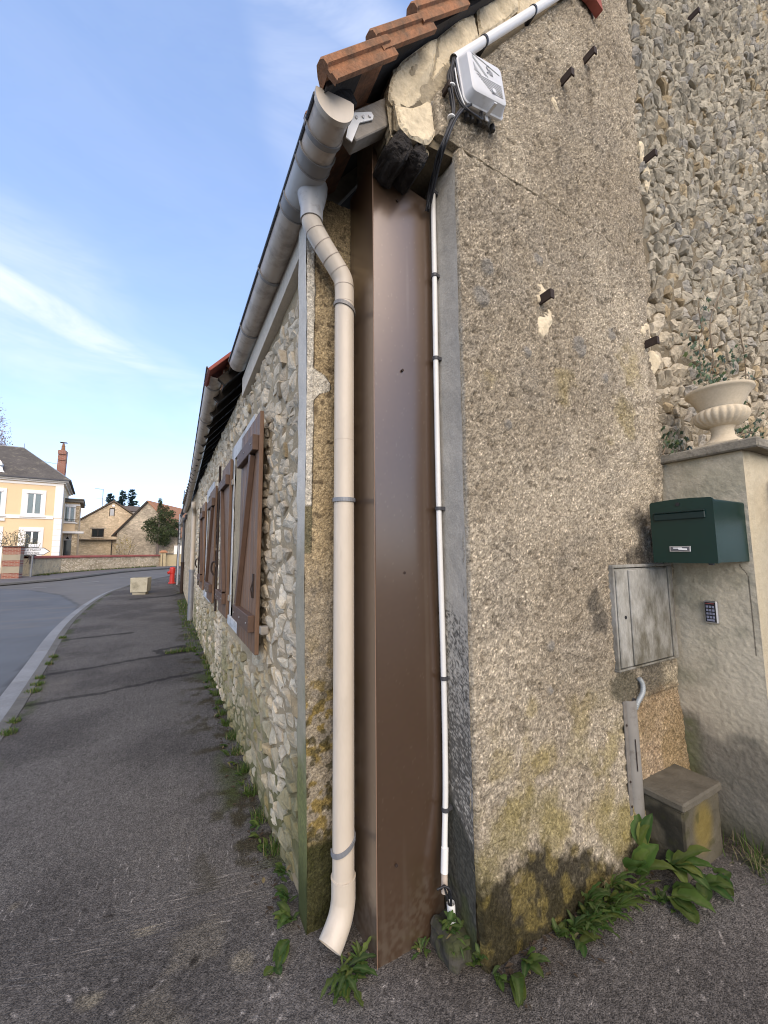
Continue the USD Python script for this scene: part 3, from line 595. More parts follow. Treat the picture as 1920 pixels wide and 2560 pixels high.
c = lerp(c, np.array([0.06, 0.060, 0.052]) * (0.6 + 0.8 * r1)[:, None], S01(0.50 + 0.12 * (mid - 0.5) - v - 0.9 * (0.1 - u), -0.01, 0.02))
c = lerp(c, np.array([0.055, 0.07, 0.022]), S01(0.55 - v, 0, 0.5) * S01(mid, 0.5, 0.65) * 0.6)
obj('cement_return', m, M['plaster'], gw, smooth=True, tint=c, label='smooth grey cement edge of the gable, black with dirt low down')

# --- corner pillar of the street wall
def pe(u, v): return p3(u - 0.012 * S01(0.6 - v, 0, 0.6) * 0, 1.765 - 0.012 * (fbm(p3(u, v) * 14, 3, 91) - 0.5) - 0.007 * (noise(p3(u, v) * 90, 92) - 0.5) - 0.006 * S01(0.585 - u, -0.002, 0.002) * (v > 1.82) + 0.012 * S01(u, 0.80, 0.83) , v)
wob = lambda v: 0.552 + 0.030 * S01(1.7 - v, 0, 1.7) - 0.010 * S01(v, 2.4, 3.2)
m, u, v = grid(np.linspace(0, 1, 62), np.linspace(-0.1, 3.42, 560), lambda a, b: pe(wob(b) + a * (0.835 - wob(b)), b))
x, z = m.vertices[:, 0], m.vertices[:, 2]; r1 = rng.random(len(x)); mid, f2 = fbm(p3(x, z) * 6, 4, 93), fbm(p3(x, z) * 30, 3, 94)
c = lerp((0.36, 0.275, 0.16), (0.50, 0.41, 0.265), mid) * (0.7 + 0.6 * r1)[:, None]; c = lerp(c, np.array([0.10, 0.075, 0.05]), S01(0.40 - f2, 0, 0.12) * 0.7)
c = lerp(c, np.array([0.34, 0.32, 0.28]), S01(1.7 - z, 0, 0.4) * 0.6)
crk = 0.588 + 0.014 * (fbm(p3(0, 0, z * 5), 3, 95) - 0.5) + 0.085 * S01(0.10 - abs(z - 2.42) + 0.03 * (noise(p3(z * 30, 0), 1) - .5), 0, 0.10)
wh = S01(crk - x, -0.002, 0.002) * (z > 1.82); c = lerp(c, np.array([0.66, 0.63, 0.56]) * (0.88 + 0.24 * mid)[:, None], wh)
c = lerp(c, np.array([0.03, 0.025, 0.02]), S01(0.0035 - abs(x - crk), 0, 0.0015) * (z > 1.60) * 0.9)
c = lerp(c, np.array([0.16, 0.155, 0.10]), S01(crk - x, -0.002, 0.002) * (z > 1.60) * (z < 1.82) * 0.8)
li = S01(1.35 - z, 0, 0.5) * S01(fbm(p3(x, z) * 22, 3, 96) + 0.20 * S01(z, 0.5, 0.3) , 0.52, 0.62)
c = lerp(c, np.array([0.27, 0.19, 0.028]), li * 0.75 * S01(z, 0.26, 0.40))
c = lerp(c, np.array([0.075, 0.065, 0.030]), S01(1.25 - z, 0, 0.5) * S01(fbm(p3(x, z) * 40, 2, 97), 0.55, 0.6) * 0.8)
c = lerp(c, np.array([0.050, 0.052, 0.018]) * (0.7 + 0.6 * r1)[:, None], S01(0.38 + 0.1 * (mid - 0.5) - z, 0, 0.06) * 0.95)
pil = obj('corner_pillar', m, M['render'], house, smooth=True, tint=c, label='tan rendered end of the street wall behind the downpipe, mossy at its foot')
m, u, v = grid(np.linspace(1.765, 1.985, 40), np.linspace(-0.1, 3.42, 420), lambda a, b: p3(wob(b) + 0.006 * (fbm(p3(a, b) * 9, 3, 98) - 0.5) + 0.06 * S01(a, 1.895 + 0.03 * (noise(p3(b * 8, 0), 3) - 0.5), 1.94), a, b))
r1 = rng.random(len(u)); mid = fbm(p3(u, v) * 7, 4, 99)
c = lerp((0.50, 0.48, 0.44), (0.64, 0.615, 0.57), mid); c = lerp(c, np.array([0.34, 0.315, 0.25]), S01(1.95 - v + 0.3 * (mid - 0.5), 0, 0.5)); c = lerp(c, np.array([0.14, 0.155, 0.045]) * (0.6 + 0.8 * r1)[:, None], S01(1.0 + 0.4 * (mid - 0.5) - v, 0, 0.5) * 0.85)
c = lerp(c, np.array([0.045, 0.055, 0.018]), S01(0.4 - v, 0, 0.3) * 0.9)
obj('plaster_edge', m, M['plaster'], pil, smooth=True, tint=c)

# --- white plastered plate beam under the near gutter
obj('eave_beam', prism(Polygon([(1.775, 3.195), (3.78, 3.065), (3.78, 3.25), (1.775, 3.42)]), FR_X(0.556), 0.075), M['plaster'], house, tint=(0.56, 0.52, 0.46), label='white plastered beam under the near gutter')

# --- roof
def roof_slab(y0, y1, xe, ze, th, ridge_x=5.75):
    s = 1.24; zr = ze + s * (ridge_x - xe)
    return prism(Polygon([(xe, ze), (ridge_x, zr), (2 * ridge_x - xe, ze), (2 * ridge_x - xe, ze + th), (ridge_x, zr + th * 1.2), (xe, ze + th)]), FR_Y(y1), y1 - y0)
roof = obj('roof', [roof_slab(1.27, 3.88, 0.46, 3.375, 0.05), roof_slab(3.88, 23.2, 0.46, 3.39, 0.04)], M['dark_wood'], house)
tile_sec = [(0, -.032), (0, -.004), (.008, .002), (.008, .016), (-.003, .022), (-.003, .044), (.012, .058), (.038, .062), (.062, .046), (.078, .026), (.19, .026), (.208, .05), (.23, .05), (.25, .026), (.25, .010), (.026, .010), (.022, -.032)]
flat_sec = [(0, 0.010), (0, .026), (.02, .05), (.045, .05), (.065, .026), (.12, .026), (.138, .045), (.158, .045), (.175, .026), (.215, .026), (.215, .010)]
def tile(x, zz, y, sec, ln=0.405, pitch=1.07):
    d = np.array([1, pitch]) / math.hypot(1, pitch); nrm = np.array([-d[1], d[0]]); V = []
    for q in (0, 0.012, ln):
        k = 0.0 if q else -0.006
        V += [(x + d[0] * q + nrm[0] * (s[1] + k), y + s[0], zz + d[1] * q + nrm[1] * (s[1] + k)) for s in sec]
    n = len(sec); F = [(i * n + j, (i + 1) * n + j, (i + 1) * n + (j + 1) % n, i * n + (j + 1) % n) for i in range(2) for j in range(n)]
    mm = tm(V, np.array(F)); pv, pf = trimesh.creation.triangulate_polygon(Polygon(sec), engine='earcut')
    for q in (0, ln):
        k = 0.0 if q else -0.006
        mm = cat([mm, tm([(x + d[0] * q + nrm[0] * (s[1] + k), y + s[0], zz + d[1] * q + nrm[1] * (s[1] + k)) for s in pv], pf)])
    return mm
for row in range(7):
    x0, z0 = 0.455 + 0.207 * row, 3.385 + 0.278 * row
    for col in range(3 if row < 5 else 1):
        if col == 0: obj('tile', tile(x0 + 0.004 * random.uniform(-1, 1), z0, 1.215 + 0.006 * random.uniform(-1, 1), tile_sec), M['tile'], roof)
        else: obj('tile', tile(x0 + 0.04 * (row == 0) + 0.004 * random.uniform(-1, 1), z0, 1.215 + 0.245 + 0.213 * (col - 1), flat_sec), M['tile'], roof)
for col in range(3, 11): obj('tile', tile(0.50, 3.40, 1.215 + 0.245 + 0.213 * (col - 1), flat_sec), M['tile'], roof)
more = []
for row in range(1, 26):
    for col in range(3 if row < 5 else 1, 11):
        more.append(tile(0.455 + 0.207 * row, 3.385 + 0.278 * row, 1.215 + 0.245 + 0.213 * (col - 1), flat_sec))
for row in range(0, 24):
    for col in range(0, 40):
        more.append(tile(0.47 + 0.21 * row, 3.44 + 0.262 * row, 3.90 + 0.213 * col, flat_sec))
obj('roof_tiles', cat(more), M['tile'], roof, kind='stuff')
obj('verge_tile', bar((0.272, 4.10, 3.325), (0.56, 4.10, 3.64), 0.42, 0.03, bev=0.004), M['coping'], roof)
# eave timbers
raf = obj('rafter', bar((0.600, 1.415, 3.395), (0.93, 1.415, 3.735), 0.075, 0.105, bev=0.004), M['old_wood'], house, label='weathered grey rafter end behind the gutter end cap')
obj('end_grain_block', bar((0.475, 1.36, 3.40), (0.60, 1.37, 3.49), 0.10, 0.06, bev=0.006), M['rotten'], house)
for k in range(26):
    yy = 2.0 + 0.52 * k
    if 3.7 < yy < 4.0: yy += 0.2
    obj('rafter', bar((0.40 if yy > 3.9 else 0.56, yy, 3.30 if yy > 3.9 else 3.36), (0.95, yy, 3.95), 0.06, 0.085), M['dark_wood'] if k else M['old_wood'], house)
def beam_end(cx, cy, cz, w, h, seed):
    mm = trimesh.creation.icosphere(subdivisions=4); vv = mm.vertices.copy(); s = np.sign(vv) * np.abs(vv) ** 0.45
    s = s * [w / 2, 0.10, h / 2]; p = s * 38 + seed
    ridges = fbm(np.stack([s[:, 0] * 60, s[:, 1] * 8, s[:, 2] * 16 + 3 * noise(p, 4)], -1) + seed, 3, seed)
    s = s * (0.78 + 0.44 * ridges)[:, None]
    c0, s0 = math.cos(0.5), math.sin(0.5); s = np.stack([s[:, 0] * c0 + s[:, 2] * s0, s[:, 1], -s[:, 0] * s0 + s[:, 2] * c0], -1)
    return tm(s + [cx, cy, cz], mm.faces)
be = obj('beam_end', beam_end(0.838, 1.42, 3.40, 0.105, 0.125, 3), M['rotten'], house, label='blackened rotten beam end sticking out above the brown metal')
obj('beam_end', beam_end(0.935, 1.42, 3.405, 0.085, 0.115, 9), M['rotten'], house)
obj('slate_shim', bx(0.80, 0.92, 1.40, 1.7, 3.462, 3.476, 0.002), M['slate'], house)

# --- broken cream stones and mortar between roof verge and render
def rough_slab(pts, place, th, res, amp, seed, sk=0.05, tilt=(0, 0)):
    P = Polygon(pts); b = P.boundary; n = max(12, int(b.length / res)); r = np.random.default_rng(seed)
    ring = np.array([b.interpolate(k / n, normalized=True).coords[0] for k in range(n)]); x0, y0, x1, y1 = P.bounds; pin = P.buffer(-res * 0.6)
    ins = [(a + r.uniform(-.3, .3) * res, c + r.uniform(-.3, .3) * res) for a in np.arange(x0, x1, res) for c in np.arange(y0, y1, res)]
    ins = np.array([q for q in ins if pin.contains(Point(q))] or [P.representative_point().coords[0]])
    rj = ring + r.normal(0, res * 0.22, ring.shape); pts2 = np.vstack([rj, ins])
    from scipy.spatial import Delaunay
    T = Delaunay(pts2).simplices; T = np.array([q for q in T if P.buffer(res * 0.4).contains(Point(pts2[q].mean(0)))])
    def hgt(q):
        f = fbm(p3(q[:, 0], q[:, 1]) * (0.35 / res) * 0.6 + seed, 3, seed); rf = np.random.default_rng(seed + 7); cc = q.mean(0); g = np.full(len(q), 9.0)
        for _ in range(5):
            o = cc + rf.normal(0, 0.35, 2) * np.ptp(q, axis=0); g = np.minimum(g, (q - o) @ rf.normal(0, 0.22, 2) / max(amp, 1e-6) * 0.9 + rf.uniform(0, 1.2))
        g = np.clip(g, -1.8, 1.2)
        return th + amp * (f - 0.5) * 1.2 + amp * g + (q[:, 0] - ring[:, 0].mean()) * tilt[0] + (q[:, 1] - ring[:, 1].mean()) * tilt[1]
    h = hgt(pts2); h[:n] -= amp * 0.8
    V = [place(q[0], q[1], k) for q, k in zip(pts2, h)] + [place(q[0], q[1], -sk) for q in rj]; N = len(pts2)
    a = pts2[T]; cr = (a[:, 1, 0] - a[:, 0, 0]) * (a[:, 2, 1] - a[:, 0, 1]) - (a[:, 1, 1] - a[:, 0, 1]) * (a[:, 2, 0] - a[:, 0, 0]); T[cr < 0] = T[cr < 0][:, ::-1]
    F = T.tolist()
    for k in range(n): F += [(k, N + k, N + (k + 1) % n), (k, N + (k + 1) % n, (k + 1) % n)]
    mm = tm(V, F); mm.fix_normals(); return mm
gpl = lambda s, t, h: (s, 1.352 - h, t)
M['cream_mortar'] = mat('cream_limestone', (0.68, 0.57, 0.39), rough=0.95, mott=[(7, 0.18), (50, 0.18)], col2=(0.44, 0.37, 0.26), col2_at=(0.56, 0.85), col2_scale=5.0, bump=[('n', 50, 0.006), ('n', 14, 0.006)])
M['grey_mortar'] = mat('grey_mortar_patch', (0.25, 0.225, 0.185), rough=0.95, mott=[(12, 0.2), (80, 0.25)], bump=[('n', 50, 0.012)])
CREAM = [[(.775, 3.61), (.795, 3.72), (.84, 3.82), (.93, 3.935), (1.04, 4.075), (1.015, 3.94), (.99, 3.78), (.93, 3.665), (.875, 3.60), (.82, 3.575)],
         [(.80, 3.565), (.875, 3.59), (.94, 3.65), (1.0, 3.72), (1.005, 3.60), (1.02, 3.55), (.985, 3.475), (.95, 3.452), (.871, 3.44), (.815, 3.475)],
         [(1.05, 4.09), (1.29, 4.41), (1.305, 4.25), (1.20, 4.08), (1.10, 3.96), (1.00, 3.80), (1.03, 3.97)],
         [(1.31, 4.44), (1.62, 4.83), (1.60, 4.62), (1.44, 4.42), (1.32, 4.27)], [(1.64, 4.85), (1.98, 5.27), (1.96, 5.02), (1.78, 4.80), (1.63, 4.63)], [(2.0, 5.30), (2.5, 5.9), (2.55, 5.6), (2.2, 5.25), (2.0, 5.05)]]
for k, q in enumerate(CREAM): obj('stone', rough_slab(q, gpl, 0.046 + 0.010 * (k % 2), 0.010, 0.011, 100 + k, tilt=(0, 0.05 if k == 0 else -0.03)), M['cream_mortar'], gw, label='pale cream broken stone under the roof verge')
obj('mortar_patch', rough_slab([(1.00, 3.56), (1.0, 3.75), (1.10, 3.92), (1.14, 3.80), (1.14, 3.52), (1.05, 3.50)], gpl, 0.030, 0.014, 0.012, 110), M['grey_mortar'], gw)
obj('mortar_patch', rough_slab([(0.80, 3.45), (1.00, 3.44), (1.01, 3.72), (1.16, 3.96), (1.60, 4.55), (1.52, 4.56), (1.20, 4.22), (0.98, 3.97), (0.78, 3.66)], gpl, 0.018, 0.012, 0.010, 111), mat('buff_mortar', (0.40, 0.335, 0.23), rough=0.95, mott=[(9, 0.2), (60, 0.25)], bump=[('n', 45, 0.012)]), gw)
obj('brick_fragment', prism(Polygon([(2.13, 5.16), (2.32, 5.34), (2.36, 5.13), (2.26, 5.17)]), FR_Y(1.30), 0.05), M['coping'], gw)
for k, (cx, cz, rx, rz) in enumerate([(1.97, 4.32, .06, .11), (2.88, 4.24, .05, .10), (2.70, 3.02, .08, .06), (2.76, 2.84, .06, .09), (1.69, 2.83, .075, .11), (1.66, 2.97, .06, .06), (1.92, 4.26, .05, .06), (2.84, 4.42, .05, .08)]):
    a = np.linspace(0, 2 * math.pi, 13)[:-1]; rr = np.random.default_rng(200 + k).uniform(0.65, 1.2, 12)
    obj('mortar_patch', rough_slab(np.stack([cx + rx * rr * np.cos(a), cz + rz * rr * np.sin(a)], 1), lambda s, t, h: (s, 1.312 - h, t), 0.014, 0.010, 0.010, 210 + k), M['cream_mortar'], gw)

# --- windows with plaster surrounds, and their open shutters
def window(y0, y1, oy0, oy1, z0, z1, oz0, oz1, label):
    fr = Polygon([(y0, z0), (y1, z0), (y1, z1), (y0, z1)]).difference(sbox(oy0, oz0, oy1, oz1))
    def skin(a, b):
        return p3(0.600 + 0.004 * fbm(p3(a, b) * 8, 3, 120), a, b)
    mm = prism(fr, FR_X(0.594), 0.03)
    w = obj('window_surround', mm, mat('surround_plaster_%d' % int(y0 * 10), (0.58, 0.575, 0.56), rough=0.9, mott=[(5, 0.12)], col2=(0.36, 0.35, 0.32), col2_at=(0.50, 0.60), col2_scale=3.2, bump=[('n', 60, 0.004)]), house, label=label)
    rv = [bx(0.60, 0.80, oy1, oy1 + 0.02, oz0, oz1), bx(0.60, 0.80, oy0 - 0.02, oy0, oz0, oz1), bx(0.60, 0.80, oy0, oy1, oz1, oz1 + 0.02), bx(0.575, 0.80, oy0 - 0.05, oy1 + 0.05, oz0 - 0.05, oz0, 0.004)]
    obj('reveal', rv, '/World/Looks/surround_plaster_%d' % int(y0 * 10), w)
    fx = 0.74
    obj('frame', [bx(fx, fx + 0.05, oy0, oy0 + 0.06, oz0, oz1), bx(fx, fx + 0.05, oy1 - 0.06, oy1, oz0, oz1), bx(fx, fx + 0.05, oy0 + 0.06, oy1 - 0.06, oz1 - 0.06, oz1), bx(fx, fx + 0.05, oy0 + 0.06, oy1 - 0.06, oz0, oz0 + 0.06), bx(fx, fx + 0.05, (oy0 + oy1) / 2 - 0.04, (oy0 + oy1) / 2 + 0.04, oz0 + 0.06, oz1 - 0.06)], M['white_paint'], w)
    obj('pane', bx(fx + 0.02, fx + 0.026, oy0 + 0.06, oy1 - 0.06, oz0 + 0.06, oz1 - 0.06), M['pane_dark'], w)
window(3.30, 4.60, 3.50, 4.38, 0.86, 2.76, 0.97, 2.61, 'flaking white plaster surround of the window nearest the corner')
window(6.45, 7.74, 6.68, 7.50, 0.86, 2.72, 0.97, 2.58, 'white plaster surround of the second window along the street')

def shutter(y0, y1, z0, z1, near_top, label, xo=0.552):
    th = 0.028; n = 6; w = (y1 - y0) / n; up = 1 if near_top else 0
    zb, zt = z0 + 0.20, z1 - 0.22
    led = [bx(xo - th - 0.042, xo - th, y0 + 0.03, y1 - 0.03, zb - 0.055, zb + 0.055, 0.004), bx(xo - th - 0.042, xo - th, y0 + 0.03, y1 - 0.03, zt - 0.055, zt + 0.055, 0.004)]
    a, b = ((y0 + 0.16, zt - 0.06), (y1 - 0.10, zb + 0.06)) if near_top else ((y1 - 0.16, zt - 0.06), (y0 + 0.10, zb + 0.06))
    led.append(bar((xo - th - 0.019, a[0], a[1]), (xo - th - 0.019, b[0], b[1]), 0.075, 0.036, up=(1, 0, 0), bev=0.003))
    s = obj('shutter', led, M['shutter_dark'], house, label=label)
    for k in range(n):
        ya, yb = y0 + k * w, y0 + (k + 1) * w
        obj('plank', bx(xo - th, xo + random.uniform(-.001, .001), ya + 0.0015, yb - 0.0015, z0 + random.uniform(0, .004), z1 - random.uniform(0, .004), 0.004), M['shutter'], s)
    bolts = [trimesh.creation.cylinder(0.007, 0.006, sections=8, transform=trimesh.transformations.translation_matrix((xo - th - 0.044, y, z)) @ trimesh.transformations.rotation_matrix(math.pi / 2, (0, 1, 0))) for z in (zb, zt) for y in (y0 + 0.10, (y0 + y1) / 2, y1 - 0.10)]
    obj('bolt', bolts, M['zinc'], s)
    return s
sh1 = shutter(2.715, 3.47, 0.935, 2.585, True, 'nearest brown plank shutter, folded open against the rubble wall')
obj('latch', [tube([(0.52, 2.80, 1.42), (0.505, 2.80, 1.36), (0.515, 2.80, 1.30)], 0.005, 6), bx(0.516, 0.524, 2.785, 2.815, 1.30, 1.46)], M['iron'], sh1)
shutter(4.46, 5.16, 0.925, 2.62, False, 'second brown shutter, on the far side of the first window', 0.588)
shutter(5.84, 6.66, 0.93, 2.54, True, 'third brown shutter, nearer leaf of the second window', 0.580)
shutter(7.60, 8.36, 0.97, 2.52, False, 'farthest brown shutter leaf beside the second window', 0.585)
for yb, za, zb in ((5.30, 0.90, 2.70), (8.46, 1.0, 2.50)):
    r_ = obj('bolt_rod', tube([(0.545, yb, za), (0.545, yb, zb)], 0.014, 8), M['iron'], house)
    obj('handle', [tube(smooth_path([(0.545, yb, 1.50), (0.50, yb + 0.04, 1.49), (0.49, yb + 0.06, 1.40), (0.52, yb + 0.05, 1.33)]), 0.011, 7), bx(0.53, 0.56, yb - 0.02, yb + 0.02, 1.46, 1.54, 0.003)], M['iron'], r_)
for z in (1.14, 2.36): obj('shutter_hinge', bx(0.575, 0.60, 4.40, 4.47, z - 0.03, z + 0.03, 0.004), M['old_wood'], house)
obj('shutter_hinge', [bx(0.55, 0.60, 2.66, 2.72, z - 0.025, z + 0.025, 0.004) for z in (1.10,)], M['old_wood'], house)

# --- gutters
def half_pipe(R, t=0.004, k=18, flat=0.0):
    a = np.linspace(math.pi, 2 * math.pi, k); o = np.stack([R * np.cos(a), R * np.sin(a)], 1); i = np.stack([(R - t) * np.cos(a[::-1]), (R - t) * np.sin(a[::-1])], 1)
    return np.vstack([[(-R, 0.012)], o, [(R, 0.03), (R - t, 0.03)], i, [(-R + t, 0.012)]])
def ring(R, y0, y1, cx, cz, xf=None, zf=None, t=0.006):
    a = np.linspace(math.pi * 0.97, 2.02 * math.pi, 20); o = np.stack([R * np.cos(a), R * np.sin(a)], 1); i = np.stack([(R - t) * np.cos(a[::-1]), (R - t) * np.sin(a[::-1])], 1)
    return sweep_section(np.vstack([o, i]) + [cx, cz], y0, y1, 2, xf, zf)
GX, GZ, GR = 0.506, 3.366, 0.074
g1 = obj('gutter', sweep_section(half_pipe(GR) + [GX, GZ], 1.30, 3.74, 3), M['pvc_taupe'], house, smooth=35, label='near taupe plastic gutter with a closed end at the corner')
obj('gutter_lip', tube([(GX - GR - 0.004, 1.305, GZ + 0.006), (GX - GR - 0.004, 3.74, GZ + 0.006)], 0.0085, 8), M['pvc_dark'], g1)
a = np.linspace(math.pi, 2 * math.pi, 26)
cap_poly = Polygon(np.vstack([[( -GR - .006, 0.022)], np.stack([(GR + 0.006) * np.cos(a), (GR + 0.006) * np.sin(a)], 1), [(GR + .006, 0.036), (GR - 0.01, 0.040)]]) + [GX, GZ])
obj('end_cap', prism(cap_poly, FR_Y(1.312), 0.022), M['pvc_beige'], g1, label='pale closed end cap of the near gutter')
for yb in (1.405, 2.36, 3.06): obj('gutter_bracket', [ring(GR + 0.007, yb, yb + 0.022, GX, GZ), bx(GX - GR - 0.012, GX - GR - 0.002, yb, yb + 0.022, GZ - 0.01, GZ + 0.022, 0.002)], M['pvc_grey'], g1, smooth=35)
for ca_, cb_ in ((1.50, 1.565), (1.765, 1.84)): obj('gutter_collar', [ring(GR + 0.006, ca_, cb_, GX, GZ, t=0.01), ring(GR + 0.009, ca_ - .004, ca_ + .003, GX, GZ), ring(GR + 0.009, cb_ - .003, cb_ + .003, GX, GZ)], M['pvc_grey'], g1, smooth=35)
ox = GX + 0.03
fun = [(0.074, GZ - 0.02), (0.072, GZ - 0.05), (0.062, GZ - 0.10), (0.053, GZ - 0.135), (0.0525, GZ - 0.20), (0.049, GZ - 0.20)]
outlet = lathe(fun, 26, (ox, 1.665, 0)); outlet.vertices[:, 0] += 0.0
obj('outlet', [outlet, ring(GR + 0.004, 1.568, 1.762, GX, GZ, t=0.01)], mat('pale_grey_outlet', (0.42, 0.41, 0.395), rough=0.35, mott=[(6, 0.1)], col2=(0.22, 0.20, 0.18), col2_at=(0.58, 0.75), col2_scale=9.0), g1, smooth=40)
# second and third gutters further along
gx2 = lambda y: float(np.interp(y, [4.0, 9.3, 13.9, 17.3], [0.345, 0.455, 0.535, 0.555])); gz2 = lambda y: float(np.interp(y, [4.0, 5.9, 9.3, 13.9, 17.3], [3.40, 3.38, 3.36, 3.30, 3.26]))
g2 = obj('gutter', sweep_section(half_pipe(0.077), 4.06, 17.2, 30, gx2, gz2), M['pvc_taupe'], house, smooth=35, label='second gutter along the street, open at its near end')
obj('gutter_lip', tube([(gx2(y) - 0.081, y, gz2(y) + 0.008) for y in np.linspace(4.03, 17.2, 20)], 0.009, 8), M['pvc_dark'], g2)
for yb in (4.36, 5.5, 6.6, 7.7, 8.9, 10.2, 11.6, 13.2, 15): obj('gutter_bracket', ring(0.084, yb, yb + 0.03, 0, 0, gx2, gz2), M['pvc_grey'], g2, smooth=35)
g3 = obj('gutter', sweep_section(half_pipe(0.077), 17.6, 23.1, 6, lambda y: 0.555, lambda y: 3.12 - 0.015 * (y - 17.6)), M['pvc_taupe'], house, smooth=35, label='farthest gutter beyond the second downpipe')
for yb in (18.2, 19.6, 21.2): obj('gutter_bracket', ring(0.084, yb, yb + 0.03, 0.555, 3.09), M['pvc_grey'], g3, smooth=35)
gb = obj('rafter_bracket', [prism(affinity.translate(Polygon([(0.585, 3.335), (0.605, 3.455), (0.625, 3.475), (0.705, 3.525), (0.716, 3.512), (0.712, 3.492), (0.648, 3.440), (0.612, 3.328)]), 0, 0), FR_Y(1.372), 0.005)], M['white_paint'], house, label='white angled gutter strap screwed to the rafter end')
for (px, pz) in ((0.632, 3.452), (0.664, 3.474), (0.696, 3.496)):
    obj('screw', trimesh.creation.cylinder(0.0065, 0.008, sections=10, transform=trimesh.transformations.translation_matrix((px, 1.365, pz)) @ trimesh.transformations.rotation_matrix(math.pi / 2, (1, 0, 0))), M['silver'], gb)

# --- downpipes
def sock(c, d, r, l=0.012):
    c, d = np.array(c, float), np.array(d, float); d /= np.linalg.norm(d); return tube([c - d * l / 2, c + d * l / 2], r, 24)
pth = smooth_path([(ox, 1.665, 3.19), (ox + 0.002, 1.665, 3.155), (ox + 0.03, 1.665, 3.105), (ox + 0.075, 1.665, 3.045), (ox + 0.13, 1.665, 2.975), (ox + 0.162, 1.665, 2.925), (0.705, 1.665, 2.87)], 6)
pth = np.vstack([pth, [(0.705, 1.665, 2.0), (0.7055, 1.665, 1.0), (0.706, 1.665, 0.245)]])
dp = obj('downpipe', tube(pth, 0.0465, 28, caps=False), M['pvc_beige'], house, smooth=40, label='tall beige plastic downpipe at the house corner')
el = smooth_path([(0.706, 1.665, 0.25), (0.706, 1.664, 0.19), (0.703, 1.661, 0.15), (0.686, 1.650, 0.105), (0.655, 1.634, 0.068), (0.628, 1.620, 0.045)], 6)
sh = obj('shoe', [tube(el, 0.051, 28, caps=False), tube(el, 0.047, 28, caps=False), sock((0.706, 1.665, 0.247), (0, 0, 1), 0.0525, 0.006)], M['pvc_beige'], dp, smooth=40, label='bent shoe at the foot of the beige downpipe')
obj('shoe_opening', tube([el[-6], el[-4]], 0.0465, 24), M['black'], sh)
Pn = [np.array(q) for q in pth]
rings = []
for q, d in (((ox, 1.665, 3.168), (0, 0, 1)), ((ox + 0.02, 1.665, 3.12), (0.4, 0, -1)), ((ox + 0.055, 1.665, 3.07), (0.62, 0, -0.8)), ((ox + 0.10, 1.665, 3.012), (0.6, 0, -0.8)), ((ox + 0.14, 1.665, 2.962), (0.55, 0, -0.85)), ((0.7045, 1.665, 2.885), (0, 0, 1))):
    rings += [sock(q, d, 0.0485, 0.004)]
obj('joint', rings, M['pvc_taupe'], dp, smooth=40)
obj('joint', [sock((0.705, 1.665, 2.80), (0, 0, 1), 0.0472, 0.0025), sock((0.705, 1.665, 2.12), (0, 0, 1), 0.0471, 0.002)], M['pvc_taupe'], dp, smooth=40)
for zc, tl, mt in ((2.775, -0.02, 'pvc_dark'), (1.84, 0.0, 'zinc'), (0.375, 0.03, 'zinc')):
    aa = np.linspace(-2.0, 1.25, 16)
    P = [(0.705 + 0.0505 * math.sin(t_), 1.665 - 0.0505 * math.cos(t_), zc + tl * math.sin(t_) * 0.9) for t_ in aa] + [(0.760, 1.68, zc + tl), (0.765, 1.76, zc + tl)]
    obj('pipe_clip', [bar(P[i], P[i + 1], 0.004, 0.018) for i in range(len(P) - 1)], M[mt] if mt != 'pvc_dark' else M['pvc_grey'], dp)
def far_pipe(x, y, ztop, zj, top, low, r, swan, label):
    P = smooth_path([(gx2(y) + 0.02, y - 0.55, ztop + 0.16), (gx2(y) + 0.02, y - 0.50, ztop + 0.03), (x, y - 0.1, ztop - 0.02), (x, y, ztop - 0.12)], 6) if swan else np.array([(x, y, ztop)])
    d = obj('downpipe', tube(np.vstack([P, [(x, y, zj + 0.3), (x, y, zj)]]), r, 18), M[top], house, smooth=40, label=label)
    obj('lower_pipe', [tube([(x, y, zj + 0.03), (x, y, 0.0)], r * 1.18, 18), sock((x, y, zj), (0, 0, 1), r * 1.4, 0.05), sock((x, y, 0.45), (0, 0, 1), r * 1.28, 0.03)], M[low], d, smooth=40)
far_pipe(0.545, 10.75, 2.66, 1.19, 'pvc_beige', 'zinc', 0.050, True, 'cream downpipe with grey lower length, beyond the shutters')
far_pipe(0.545, 17.5, 2.95, 1.25, 'pvc_dark', 'iron', 0.05, True, 'dark distant downpipe near the grey post')

